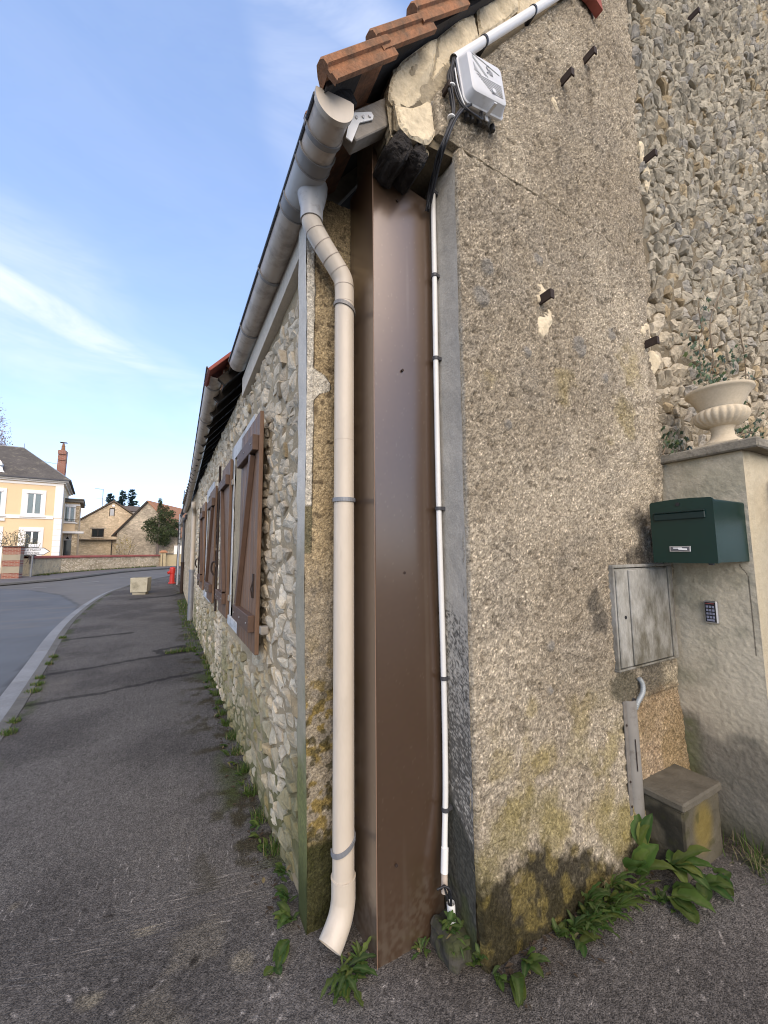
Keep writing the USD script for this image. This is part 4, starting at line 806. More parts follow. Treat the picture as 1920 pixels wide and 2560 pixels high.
# ------------------------------------------------------------------ brown metal corner cladding
clad = thing('corner_cladding', 'tall brown folded sheet-metal panel closing the recess between downpipe and gable', 'metal panel')
def brown(u, v, P, Q, amp): 
    b = amp * np.sin(np.clip(u, 0, 1) * math.pi) * (0.6 + 0.4 * np.sin(v * 1.7 + 0.4)); return b
def top_z(x): return np.interp(x, [0.78, 0.80, 0.92, 1.0, 1.10], [3.53, 3.50, 3.415, 3.40, 3.385])
def fp(a, b):
    x = 0.781 + a * (1.106 - 0.781); z = -0.03 + b * (top_z(x) + 0.03)
    return p3(x, 1.50 - 0.006 * np.sin(a * math.pi) * (0.5 + 0.5 * np.sin(z * 1.3)) + 0.003 * np.sin(z * 3.1 + a * 2), z)
def metal_tint(vv, a):
    z = vv[:, 2]; q = p3(a * 30, z * 9); c = np.tile(np.array([0.094, 0.057, 0.034]), (len(z), 1))
    c = lerp(c, np.array([0.17, 0.135, 0.10]), S01(0.34 + 0.30 * (fbm(p3(a * 14, z * 5), 3, 401) - 0.5) - z, 0, 0.30) * S01(fbm(p3(a * 60, z * 60), 2, 402), 0.35, 0.7) * 0.6)
    c = lerp(c, np.array([0.15, 0.115, 0.085]), S01(fbm(p3(a * 26, z * 0.7), 3, 403), 0.60, 0.74) * 0.35)
    return lerp(c, np.array([0.20, 0.16, 0.12]), S01(noise(p3(a * 240, z * 240), 404), 0.90, 0.97) * 0.30)
m, u, v = grid(np.linspace(0, 1, 60), np.linspace(0, 1, 420), fp); mb = m.copy(); mb.vertices[:, 1] += 0.0015; mb.invert()
both = cat([m, mb]); obj('front_sheet', both, M['brown_metal'], clad, smooth=True, tint=metal_tint(both.vertices, both.vertices[:, 0]))
m, u, v = grid(np.linspace(0, 1, 40), np.linspace(0, 1, 420), lambda a, b: p3(0.7785 + 0.002 * np.sin(b * 9), 1.764 - a * (1.764 - 1.5005), -0.03 + b * 3.50)); mb = m.copy(); mb.vertices[:, 0] += 0.0015; mb.invert()
both = cat([m, mb]); obj('side_sheet', both, M['brown_metal'], clad, smooth=True, tint=metal_tint(both.vertices, both.vertices[:, 1]))
obj('folded_edge', tube([(0.7785, 1.4995, -0.03), (0.7785, 1.4995, 3.50)], 0.0018, 6), mat('worn_brown_edge', (0.24, 0.15, 0.10), rough=0.4), clad)
for x, zc in ((0.91, 3.30), (0.926, 2.443), (0.922, 1.509), (0.865, 0.34)):
    obj('screw', trimesh.creation.cylinder(0.006, 0.006, sections=12, transform=trimesh.transformations.translation_matrix((x, 1.493, zc)) @ trimesh.transformations.rotation_matrix(math.pi / 2, (1, 0, 0))), M['iron'], clad)

# ------------------------------------------------------------------ electrics on the gable
cy = 1.275
cond = thing('cable_conduit', 'sloping white plastic cable conduit under the roof verge, running into the grey box', 'conduit')
ca, cb = np.array((1.10, cy, 3.935)), np.array((2.62, cy, 5.78))
def pipe_tube(P, r, name, mtl, par):
    return obj(name, [tube(P, r, 18, caps=False), tube(P, r * 0.86, 18, caps=False)], mtl, par, smooth=40)
pipe_tube([ca, ca + (cb - ca) * 0.5, cb], 0.0225, 'pipe', M['pvc_white'], cond)
for x, zz in ((1.30, 4.158 + .02), (1.69, 4.655), (2.1, 5.15)):
    q = ca + (cb - ca) * ((x - ca[0]) / (cb[0] - ca[0])); obj('clip', [sock(q, cb - ca, 0.026, 0.018), bx(q[0] - 0.01, q[0] + 0.01, q[1], 1.325, q[2] - 0.035, q[2] - 0.015)], M['black'], cond, smooth=40)

jb = thing('junction_box', 'grey-white plastic telecom junction box mounted high on the rendered gable', 'junction box')
def place_box(mm):
    T = trimesh.transformations.translation_matrix((1.243, 1.285, 3.842)) @ trimesh.transformations.rotation_matrix(math.radians(-10), (0, 1, 0)) @ trimesh.transformations.translation_matrix((0, -1.28, 0)); mm = mm.copy(); mm.apply_transform(T); return mm
W2, H2 = 0.128, 0.113
def rounded_loop(w, h, r, y, k=6):
    out = []
    for cxx, czz, a0 in ((w - r, h - r, 0), (-w + r, h - r, 90), (-w + r, -h + r, 180), (w - r, -h + r, 270)):
        for q in range(k + 1):
            t_ = math.radians(a0 + 90 * q / k); out.append((cxx + r * math.cos(t_), y, czz + r * math.sin(t_)))
    return out
def loft(loops, close_a=False, close_b=True):
    V = [p for l in loops for p in l]; n = len(loops[0]); F = []
    for i in range(len(loops) - 1):
        for j in range(n):
            a_, b_, c_, d_ = i * n + j, i * n + (j + 1) % n, (i + 1) * n + (j + 1) % n, (i + 1) * n + j; F += [(a_, b_, c_), (a_, c_, d_)]
    for on, i in ((close_a, 0), (close_b, len(loops) - 1)):
        if on:
            c = len(V); V.append(tuple(np.mean(loops[i], 0))); F += [(i * n + j, i * n + (j + 1) % n, c) for j in range(n)]
    mm = tm(V, F); mm.fix_normals(); return mm
obj('base', place_box(loft([rounded_loop(W2 - .030, H2 - .030, .02, 1.325), rounded_loop(W2 - .030, H2 - .030, .02, 1.262), rounded_loop(W2 - .004, H2 - .004, .022, 1.258)], close_b=True)), M['plastic_box'], jb, smooth=30)
cv = obj('cover', place_box(loft([rounded_loop(W2, H2, .028, 1.258), rounded_loop(W2 + .004, H2 + .004, .03, 1.252), rounded_loop(W2 + .004, H2 + .004, .03, 1.244), rounded_loop(W2 - .002, H2 - .002, .028, 1.240), rounded_loop(W2 - .012, H2 - .012, .026, 1.216), rounded_loop(W2 - .018, H2 - .018, .022, 1.200), rounded_loop(W2 - .034, H2 - .034, .016, 1.194)], close_a=True)), M['plastic_box'], jb, smooth=25)
rel_ = []
for k in range(8): rel_.append(bx(-0.075 + 0.012 * k, 0.085, 1.1915, 1.195, -0.012 - 0.0085 * k, -0.0095 - 0.0085 * k))
rel_ += [bar((-0.085, 1.193, 0.085), (0.085, 1.193, 0.045), 0.003, 0.003), bar((-0.085, 1.193, 0.075), (0.0, 1.193, 0.0), 0.003, 0.003), bar((-0.085, 1.193, 0.066), (-0.012, 1.193, 0.0), 0.003, 0.003)]
for k in range(6): rel_.append(bar((-0.085, 1.193, 0.04 - 0.007 * k), (-0.05 + 0.004 * k - 0.016, 1.193, 0.016 - 0.004 * k), 0.0025, 0.0025))
obj('ribs', [place_box(q) for q in rel_], M['plastic_box'], cv)
em = [tube(smooth_path([(0.018, 1.192, 0.058), (0.006, 1.192, 0.060), (0.0, 1.192, 0.048), (0.010, 1.192, 0.038), (0.008, 1.192, 0.026), (-0.002, 1.192, 0.024)], 5), 0.0022, 6)] + [bx(0.016 + 0.007 * k, 0.020 + 0.007 * k, 1.190, 1.195, 0.018, 0.044 - 0.004 * k) for k in range(3)]
obj('emblem', [place_box(q) for q in em], mat('emboss_grey', (0.36, 0.36, 0.365), rough=0.5), cv)
kn = tube([(0.02, 1.199, -0.062), (0.02, 1.186, -0.062)], 0.011, 16)
obj('lock', place_box(kn), M['plastic_box'], cv, smooth=30)
obj('lock_tab', [place_box(bx(0.012, 0.030, 1.19, 1.262, -0.123, -0.116, 0.001)), place_box(bx(0.012, 0.030, 1.252, 1.258, -0.145, -0.118, 0.001))], M['plastic_box'], jb)
obj('cable_glands', [place_box(tube([(x, 1.285, -H2), (x, 1.285, -H2 - 0.03)], 0.012, 10)) for x in (-0.08, -0.05, 0.0, 0.09)], M['black'], jb)

cab = thing('cable_bundle', 'bundle of black cables hanging from the conduit down into the gap behind the brown metal', 'cables')
trunk = np.array([(1.103, 1.272, 3.937), (1.076, 1.27, 3.836), (1.074, 1.27, 3.764), (1.082, 1.27, 3.698), (1.088, 1.27, 3.639), (1.066, 1.275, 3.555), (1.030, 1.29, 3.45), (1.055, 1.36, 3.42), (1.07, 1.42, 3.40), (1.075, 1.47, 3.30)])
tr2 = np.array([(1.103, 1.272, 3.937), (1.076, 1.27, 3.836), (1.074, 1.27, 3.764), (1.082, 1.27, 3.698), (1.085, 1.27, 3.639), (1.056, 1.272, 3.541), (1.03, 1.285, 3.46), (1.035, 1.34, 3.42), (1.06, 1.42, 3.38), (1.07, 1.47, 3.30)])
for k in range(7):
    o = np.array([math.cos(k * 0.9) * 0.008, math.sin(k * 0.9) * 0.006, 0]); j = np.random.default_rng(k).normal(0, 0.003, tr2.shape)
    obj('cable', tube(smooth_path((trunk if k % 2 else tr2) + o + j, 6), 0.0046, 6), M['black'], cab, smooth=True)
for k in range(2):
    o = np.array([0.007 * k, -0.006 * k, -0.004 * k])
    obj('cable', tube(smooth_path(np.array([(1.185, 1.262, 3.735), (1.155, 1.25, 3.70), (1.109, 1.25, 3.645), (1.068, 1.262, 3.57), (1.035, 1.28, 3.47), (1.05, 1.36, 3.42), (1.07, 1.46, 3.32)]) + o, 6), 0.0055, 6), M['black'], cab, smooth=True)
    obj('cable', tube(smooth_path(np.array([(1.245, 1.26, 3.735), (1.235, 1.25, 3.675), (1.19, 1.235, 3.645), (1.14, 1.235, 3.645), (1.105, 1.25, 3.69), (1.085, 1.26, 3.78), (1.098, 1.268, 3.91)]) + o, 6), 0.0045, 6), M['black'], cab, smooth=True)
obj('pale_wire', tube(smooth_path([(1.090, 1.255, 3.86), (1.094, 1.245, 3.77), (1.112, 1.24, 3.70), (1.135, 1.24, 3.66)], 6), 0.0035, 6), M['pvc_white'], cab, smooth=True)
for q in ((1.078, 1.27, 3.768), (1.071, 1.27, 3.60)): obj('cable_tie', sock(q, (0.1, 0, 1), 0.019, 0.008), M['pvc_white'], cab, smooth=True)
obj('cable_clip', bx(1.055, 1.07, 1.26, 1.33, 3.755, 3.79, 0.003), M['iron'], cab)

cl = thing('conduit_pipe', 'thin white plastic conduit running straight down between brown panel and gable edge', 'conduit')
yc = 1.468
pts = [(1.112, yc, 3.56), (1.106, yc, 3.41), (1.104, yc, 2.96), (1.100, yc, 2.53), (1.098, yc, 1.8), (1.104, yc, 1.04), (1.101, yc, 0.62), (1.083, yc - .01, 0.40), (1.070, yc - 0.02, 0.30)]
obj('pipe', tube(smooth_path(pts, 8), 0.0125, 14), M['pvc_white'], cl, smooth=40)
obj('coupling', tube([(1.078, yc - 0.015, 0.36), (1.068, yc - 0.022, 0.27)], 0.0155, 14), M['pvc_white'], cl, smooth=40)
obj('lower_end', tube([(1.068, yc - 0.022, 0.27), (1.062, yc - 0.028, 0.20)], 0.0135, 14), M['pvc_taupe'], cl, smooth=40)
for q in pts[1:7]:
    if abs(q[2] - 0.62) < .01: q = (1.094, yc - .004, 0.50)
    obj('clip', [sock(q, (0, 0, 1), 0.0165, 0.016), bx(q[0] + 0.008, 1.13, yc - 0.012, yc + 0.012, q[2] - 0.008, q[2] + 0.008)], M['pvc_dark'], cl, smooth=40)
stub = thing('pipe_stub', 'short grey pipe stub with cut black cables, rising from the small concrete footing', 'pipe')
obj('pipe', [tube([(1.082, 1.42, 0.06), (1.078, 1.42, 0.17)], 0.017, 14, caps=False), tube([(1.082, 1.42, 0.06), (1.078, 1.42, 0.155)], 0.0145, 14)], M['pvc_white'], stub, smooth=40)
for k, P in enumerate([[(1.078, 1.42, 0.15), (1.068, 1.41, 0.21), (1.050, 1.42, 0.245), (1.045, 1.44, 0.22)], [(1.08, 1.42, 0.15), (1.064, 1.40, 0.23), (1.045, 1.41, 0.25), (1.01, 1.42, 0.245)], [(1.076, 1.425, 0.15), (1.06, 1.42, 0.20), (1.052, 1.43, 0.24)]]): obj('cable', tube(smooth_path(P, 5), 0.004, 6), M['black'], stub, smooth=True)
ftm = bx(-0.055, 0.055, -0.085, 0.085, -0.05, 0.085, 0.02).subdivide_to_size(0.012); vv = np.array(ftm.vertices); ftm.fix_normals(); vv = vv + ftm.vertex_normals * (0.035 * (fbm(vv * 22, 3, 5) - 0.5))[:, None]
tag = obj('concrete_footing', tm(vv + [1.075, 1.425, 0.0], ftm.faces), mat('mossy_footing', (0.055, 0.050, 0.040), rough=0.95, mott=[(14, 0.3)], col2=(0.05, 0.055, 0.022), col2_at=(0.42, 0.6), col2_scale=10.0, bump=[('n', 40, 0.01)]), None, label='small mossy concrete footing at the foot of the thin white conduit', category='footing')

# rusty brackets left in the render
BR = [((3.864, 6.287), 'rusty iron bracket highest up, among the grey stones near the top edge'), ((2.242, 4.765), 'rusty iron bracket in the render, right of the sloping conduit'), ((1.991, 4.446), 'rusty iron bracket in a pale patch right of the junction box'), ((2.898, 4.393), 'rusty iron bracket where render meets bare stone, upper one'), ((2.712, 2.95), 'rusty iron bracket at the edge of the bare stones, just above left of the urn'), ((1.693, 2.935), 'rusty iron bracket alone in the middle of the rendered wall')]
for k, ((x, zz), lb) in enumerate(BR):
    b = thing('iron_bracket', lb, 'bracket', 'rusty brackets in the gable'); q = 0.96 if k != 0 else 0.98
    X, Z = x * 0.985, 1.6 + (zz - 1.6) * 0.985
    obj('strap', bx(X - 0.005, X + 0.005, 1.243, 1.36, Z - 0.026, Z + 0.026, 0.001), M['iron'], b)
    obj('bent_tip', [bx(X - 0.005, X + 0.024, 1.236, 1.244, Z - 0.024, Z + 0.024, 0.001), bx(X - 0.004, X + 0.022, 1.250, 1.30, Z + 0.022, Z + 0.027, 0.001)], M['iron'], b)

# meter cabinet, half-round cable cover, flexible hose
mc_ = thing('meter_cabinet', 'weathered grey meter cabinet door set into the gable below the green mailbox', 'meter cabinet')
mg = mat('weathered_grp', (0.33, 0.32, 0.285), rough=0.85, mott=[(3, 0.15), (60, 0.22)], col2=(0.10, 0.09, 0.065), col2_at=(0.43, 0.64), col2_scale=6.0, bump=[('n', 140, 0.002)], stretch=(1, 1, 0.45))
x0, x1, z0, z1 = 2.115, 2.72, 0.958, 1.520
obj('frame', [bx(x0, x1, 1.285, 1.40, z1 - 0.016, z1, 0.002), bx(x0, x1, 1.285, 1.40, z0, z0 + 0.010, 0.002), bx(x0, x0 + 0.012, 1.285, 1.40, z0 + 0.011, z1 - 0.017, 0.002), bx(x1 - 0.05, x1, 1.285, 1.40, z0 + 0.011, z1 - 0.017, 0.002)], mg, mc_)
dr = obj('door', [bx(x0 + 0.016, x1 - 0.056, 1.290, 1.40, z0 + 0.014, z1 - 0.022, 0.003)], mg, mc_)
obj('raised_panel', [bx(x0 + 0.14, x1 - 0.075, 1.279, 1.2905, z0 + 0.018, z1 - 0.03, 0.004), bx(x0 + 0.020, x0 + 0.075, 1.281, 1.2905, z0 + 0.018, z1 - 0.03, 0.004)], mg, dr)
obj('keyhole', tube([(x0 + 0.095, 1.2895, 1.235), (x0 + 0.095, 1.2865, 1.235)], 0.009, 12), M['black'], dr)
cc = thing('cable_cover', 'grey half-round plastic cable cover climbing the wall below the meter cabinet', 'cable cover')
a = np.linspace(0, math.pi, 16); sec = np.vstack([np.stack([0.046 * np.cos(a), -0.042 * np.sin(a)], 1), np.stack([0.041 * np.cos(a[::-1]), -0.037 * np.sin(a[::-1])], 1)])
V = [(2.222 + sx + 0.004 * math.sin(zz * 5), 1.318 + sy, zz) for zz in np.linspace(-0.08, 0.80, 8) for sx, sy in sec]; n = len(sec)
mm = tm(V, np.array([(i * n + j, i * n + (j + 1) % n, (i + 1) * n + (j + 1) % n, (i + 1) * n + j) for i in range(7) for j in range(n)])); mm.fix_normals()
obj('cover', mm, mat('grey_cable_cover', (0.23, 0.215, 0.19), rough=0.6, mott=[(6, 0.15)], col2=(0.12, 0.10, 0.08), col2_at=(0.56, 0.75), col2_scale=14.0), cc, smooth=40)
obj('flange', [bx(2.150, 2.178, 1.298, 1.304, -0.08, 0.80, 0.001)], mat('grey_flange', (0.16, 0.145, 0.125), rough=0.7, mott=[(20, 0.3)]), cc)
obj('screw', [tube([(2.164, 1.299, zz), (2.164, 1.294, zz)], 0.006, 8) for zz in (0.68, 0.40, 0.28, 0.10)] + [bar((2.2, 1.277, 0.61), (2.203, 1.277, 0.45), 0.003, 0.003)], M['iron'], cc)
hs = thing('flexible_hose', 'short ribbed silver hose between the meter cabinet and the cable cover', 'hose')
P = smooth_path([(2.322, 1.305, 0.895), (2.335, 1.295, 0.862), (2.312, 1.285, 0.825), (2.262, 1.285, 0.785), (2.240, 1.29, 0.75)], 14)
obj('braided_sleeve', tube(P, 0.0125 + 0.0016 * np.sin(np.arange(len(P)) * 1.9), 12), M['wire'], hs, smooth=True)

# concrete box in the corner
cbx = thing('concrete_box', 'low mossy concrete box with a slab lid in the corner beside the gate pillar', 'concrete box')
def noisy_box(x0, x1, y0, y1, z0, z1, amp, seed, res=0.02, bev=0.008):
    mm = bx(x0, x1, y0, y1, z0, z1, bev); mm = mm.subdivide_to_size(res); vv = np.array(mm.vertices); mm.fix_normals(); nn = mm.vertex_normals
    vv = vv + nn * (amp * (fbm(vv * 18 + seed, 3, seed) - 0.5))[:, None]; return tm(vv, mm.faces), vv
mb, vv = noisy_box(2.265, 2.635, 1.11, 1.345, -0.1, 0.318, 0.008, 131)
t = lerp((0.065, 0.060, 0.045), (0.12, 0.108, 0.08), fbm(vv * 9, 3, 132)); t = lerp(t, np.array([0.19, 0.145, 0.035]), (vv[:, 1] < 1.118) * S01(0.13 - np.hypot(vv[:, 0] - 2.45, (vv[:, 2] - 0.2) * 0.8), 0, 0.08) * 0.7)
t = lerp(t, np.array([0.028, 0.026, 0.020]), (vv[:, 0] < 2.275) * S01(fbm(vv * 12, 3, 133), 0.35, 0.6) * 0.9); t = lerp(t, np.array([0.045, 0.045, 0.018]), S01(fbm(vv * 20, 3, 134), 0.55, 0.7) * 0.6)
obj('body', mb, M['plaster'], cbx, tint=t)
ml, vv = noisy_box(2.252, 2.648, 1.096, 1.345, 0.322, 0.362, 0.006, 135)
obj('lid', ml, M['plaster'], cbx, tint=lerp((0.085, 0.078, 0.062), (0.14, 0.128, 0.105), fbm(vv * 14, 3, 136)))

# ------------------------------------------------------------------ gate pillar, urn, mailbox, keypad, gate
gp = thing('gate_pillar', 'cream rendered gate pillar against the gable, carrying the green mailbox', 'pillar')
def pw(a, b): return p3(2.790 + 0.006 * (fbm(p3(a, b) * 5, 3, 141) - 0.5) + 0.003 * (noise(p3(a, b) * 60, 142) - 0.5) + 0.05 * S01(0.924 - a, 0, 0.01) * 0, a, b)
m, u, v = grid(np.linspace(0.918, 1.36, 90), np.linspace(-0.1, 2.15, 430), pw); m.invert()
r1 = rng.random(len(u)); mid, lo = fbm(p3(u, v) * 7, 4, 143), fbm(p3(u, v) * 2.4, 4, 144)
c = lerp((0.41, 0.375, 0.295), (0.53, 0.485, 0.385), S01(lo, 0.3, 0.7)) * (0.93 + 0.14 * r1)[:, None]
c = lerp(c, np.array([0.27, 0.265, 0.20]), S01(mid, 0.52, 0.72) * 0.5)
dirt = S01(0.66 + 0.25 * (lo - 0.5) + 0.25 * (mid - 0.5) + 0.25 * (u - 1.12) - v, -0.03, 0.10); c = lerp(c, np.array([0.135, 0.125, 0.105]) * (0.8 + 0.4 * r1)[:, None], dirt * 0.80)
c = lerp(c, np.array([0.12, 0.13, 0.06]), S01(u, 1.20, 1.30) * S01(1.1 - v, 0, 0.7) * S01(mid, 0.38, 0.6) * 0.8)
c = lerp(c, np.array([0.06, 0.06, 0.03]), S01(0.22 - v, 0, 0.2) * 0.7)
wcr = 0.948 + 0.012 * (fbm(p3(0, v * 9), 3, 145) - 0.5) + 0.03 * S01(v, 1.45, 1.52); c = lerp(c, np.array([0.06, 0.05, 0.04]), S01(0.003 - abs(u - wcr), 0, 0.0015) * (v > 1.03) * (v < 1.52) * 0.9)
ps = obj('shaft', m, M['plaster'], gp, smooth=True, tint=c)
m, u, v = grid(np.linspace(2.790, 3.26, 50), np.linspace(-0.1, 2.15, 240), lambda a, b: p3(a, 0.9185 - 0.012 * S01(a, 2.83, 2.84) + 0.003 * noise(p3(a, b) * 60, 146), b))
c = lerp((0.42, 0.375, 0.28), (0.52, 0.47, 0.36), fbm(p3(u, v) * 4, 4, 147)); c = lerp(c, np.array([0.13, 0.12, 0.10]), S01(0.6 - v, 0, 0.15) * 0.7)
obj('shaft_side', m, M['plaster'], gp, smooth=True, tint=c)
obj('core', bx(2.80, 3.26, 0.93, 1.35, -0.2, 2.14), M['concrete'], gp)
mcp, vv = noisy_box(2.748, 3.32, 0.835, 1.362, 2.150, 2.205, 0.008, 151, 0.025)
obj('cap', mcp, M['cap_stone'], gp, smooth=30, label='grey lichened cap stone of the gate pillar')

ur = thing('garden_urn', 'empty pale stone garden urn with fluted belly on the gate pillar cap', 'urn')
uc = (2.965, 1.06, 2.2075)
obj('foot', [loft([[(uc[0] + sx * 0.108, uc[1] + sy * 0.108, uc[2] + z_ * 1.0) for sx, sy in ((-1, -1), (1, -1), (1, 1), (-1, 1))] for z_ in (0, 0.028)], close_a=True), lathe([(0.106, 0.028), (0.104, 0.036), (0.088, 0.05), (0.068, 0.066), (0.058, 0.085), (0.055, 0.115), (0.058, 0.13), (0.066, 0.142)], 36, uc)], M['cream_stone'], ur, smooth=30)
prof = np.array([(0.062, 0.138), (0.09, 0.150), (0.118, 0.172), (0.133, 0.20), (0.131, 0.228), (0.112, 0.248)]); prof = smooth_path(np.c_[prof, np.zeros(len(prof))], 5)[:, :2]
bl = lathe(prof, 168, uc); d = bl.vertices - uc; ang = np.arctan2(d[:, 1], d[:, 0]); rr = np.hypot(d[:, 0], d[:, 1]); f = 1 + 0.075 * (np.abs(np.sin(ang * 11)) - 0.6) * S01(d[:, 2], 0.138, 0.165) * (1 - S01(d[:, 2], 0.236, 0.25))
bl.vertices[:, :2] = np.array(uc[:2]) + d[:, :2] * f[:, None]
obj('fluted_belly', bl, M['cream_stone'], ur, smooth=50)
obj('bowl', lathe([(0.100, 0.244), (0.104, 0.256), (0.112, 0.275), (0.128, 0.305), (0.146, 0.335), (0.158, 0.352), (0.166, 0.356), (0.170, 0.364), (0.168, 0.373), (0.160, 0.377), (0.150, 0.371), (0.138, 0.345), (0.112, 0.29), (0.0, 0.27)], 48, uc), M['cream_stone'], ur, smooth=40)

mbx = thing('mailbox', 'dark green metal mailbox with a small name plate fixed to the gate pillar', 'mailbox')
bx0, by0, by1, bz0, bz1 = 2.42, 0.932, 1.232, 1.530, 1.868
def vault(x0, x1, y0, y1, z0, z1, rise, rr=0.012, k=10):
    prof = [(y0, z0), (y1, z0), (y1, z1 - rr)] + [(y1 - rr + rr * math.cos(t_), z1 - rr + rr * math.sin(t_) + 0) for t_ in np.linspace(0, math.pi / 2, 4)[1:]]
    prof += [(y1 - rr - (y1 - y0 - 2 * rr) * q, z1 + rise * math.sin(q * math.pi)) for q in np.linspace(0, 1, k)[1:-1]] + [(y0 + rr - rr * math.sin(t_), z1 - rr + rr * math.cos(t_)) for t_ in np.linspace(0, math.pi / 2, 4)]
    return prism(Polygon(prof), FR_X(x0), x1 - x0)
obj('body', vault(bx0 + 0.016, 2.79, by0 + 0.002, by1 - 0.002, bz0 + 0.004, bz1 - 0.008, 0.006), M['green'], mbx, smooth=25)
fd = obj('door', vault(bx0, bx0 + 0.013, by0, by1, bz0, bz1, 0.007), M['green'], mbx, smooth=25)
obj('slot_flap', [bx(bx0 - 0.009, bx0 - 0.001, by0 + 0.035, by1 - 0.02, bz1 - 0.105, bz1 - 0.068, 0.004), bx(bx0 - 0.012, bx0 - 0.002, by0 + 0.035, by1 - 0.02, bz1 - 0.066, bz1 - 0.060, 0.002)], mat('green_flap', (0.005, 0.018, 0.017), rough=0.3), fd)
obj('lock', tube([(bx0 - 0.003, 1.09, bz1 - 0.022), (bx0 + 0.002, 1.09, bz1 - 0.022)], 0.010, 14), M['black'], fd)
np_ = obj('name_plate', bx(bx0 - 0.004, bx0 - 0.0005, 1.045, 1.145, 1.590, 1.620, 0.001), M['silver'], fd)
obj('name_strip', [bx(bx0 - 0.0055, bx0 - 0.0042, 1.052, 1.138, 1.5945, 1.6155)], mat('plate_grey', (0.12, 0.12, 0.13), rough=0.3), np_)
obj('paper_scraps', [prism(Polygon([(1.060, 1.598), (1.10, 1.600), (1.103, 1.606), (1.125, 1.607), (1.128, 1.612), (1.085, 1.613), (1.082, 1.608), (1.062, 1.607)]), FR_X(bx0 - 0.0066), 0.0008)], M['white_paint'], np_)
obj('hinge', [bx(bx0 + 0.0, bx0 + 0.02, y_, y_ + 0.02, bz0 - 0.008, bz0 + 0.002, 0.002) for y_ in (0.955, 1.19)], M['black'], fd)

kp = thing('keypad', 'small silver access keypad with black buttons on the cream pillar', 'keypad')
obj('housing', bx(2.768, 2.789, 1.093, 1.158, 1.176, 1.304, 0.006), M['silver'], kp, smooth=20)
kf = obj('face', bx(2.766, 2.7675, 1.100, 1.151, 1.184, 1.296), M['black'], kp)
for r_ in range(4):
    for c_ in range(3): obj('button', bx(2.7635, 2.766, 1.1055 + 0.0145 * c_, 1.1165 + 0.0145 * c_, 1.2055 + 0.0195 * r_, 1.2185 + 0.0195 * r_, 0.001), mat('button_grey', (0.22, 0.23, 0.30), rough=0.4) if (r_, c_) == (0, 0) else '/World/Looks/button_grey', kf)
obj('button_bell', bx(2.7635, 2.766, 1.108, 1.145, 1.189, 1.201, 0.001), '/World/Looks/button_grey', kf)
obj('status_light', bx(2.764, 2.766, 1.106, 1.146, 1.287, 1.291), mat('dull_red', (0.30, 0.07, 0.06), rough=0.4), kf)

gt = thing('gate', 'dark red metal gate hung on the cream gate pillar, at the right edge', 'gate')
gm_ = mat('dark_red_gate', (0.085, 0.016, 0.010), rough=0.45)
obj('top_rail', bx(3.03, 3.08, -0.9, 0.86, 1.78, 2.01, 0.004), gm_, gt)
obj('lower_rail', bx(3.03, 3.08, -0.9, 0.80, 0.15, 0.25, 0.004), gm_, gt)
for k in range(9): obj('bar', bx(3.045, 3.065, -0.85 + 0.17 * k, -0.83 + 0.17 * k, 0.25, 1.78), gm_, gt)
obj('hinge', [tube([(3.05, 0.915, 1.50), (3.05, 0.80, 1.50)], 0.02, 10), bx(3.0, 3.1, 0.895, 0.918, 1.44, 1.56, 0.003)], M['iron'], gt)

# ------------------------------------------------------------------ weeds and ivy
def leaf(base, az, L, W, elev, droop, kind, r):
    n = 9 if kind != 'small' else 5; t = np.linspace(0, 1, n)
    if kind == 'dock': w = W * np.sin(np.pi * np.clip(t * 0.93 + 0.07, 0, 1)) ** 0.65 * (1.12 - 0.35 * t)
    elif kind == 'dandelion': w = W * (0.16 + 0.84 * t ** 0.8) * (1 - t ** 6) * (1 + 0.38 * np.where(np.arange(n) % 2, 1, -1) * (t < 0.85))
    else: w = W * np.sin(np.pi * np.clip(t * 0.95 + 0.05, 0, 1)) ** 0.8
    stem = 0.22 if kind == 'dock' else 0.0
    ang = elev - droop * t; ds = L / (n - 1); x = np.concatenate([[0], np.cumsum(np.cos(ang[:-1]) * ds)]); z = np.concatenate([[0], np.cumsum(np.sin(ang[:-1]) * ds)])
    if stem: w[0] = W * 0.10
    z = np.maximum(z, 0.004 + 0.01 * t - (base[2] if len(base) > 2 else 0) * 0)
    c, s = math.cos(az), math.sin(az); fold = 0.35 * r.uniform(0.5, 1.3); wav = 0.10 * W
    V = []
    for i in range(n):
        for sd in (-1, -0.5, 0, 0.5, 1):
            lat = sd * w[i]; lift = abs(sd) * w[i] * fold + wav * math.sin(i * 2.1 + sd * 3 + az * 3) * abs(sd)
            V.append((base[0] + c * x[i] - s * lat, base[1] + s * x[i] + c * lat, (base[2] if len(base) > 2 else 0) + z[i] + lift))
    F = [(i * 5 + j, i * 5 + j + 1, (i + 1) * 5 + j + 1, (i + 1) * 5 + j) for i in range(n - 1) for j in range(4)]
    V = np.array(V); g = np.array([[0.055, 0.105, 0.020], [0.085, 0.145, 0.030], [0.042, 0.085, 0.022]])[r.integers(3)] * r.uniform(0.5, 1.15) * np.array([r.uniform(.85, 1.5), 1, 1])
    T = np.tile(g, (len(V), 1)); mid = np.arange(len(V)) % 5 == 2; T[mid] = T[mid] * 0.5 + np.array([0.16, 0.20, 0.08]) * 0.5
    return tm(V, np.array(F)), T

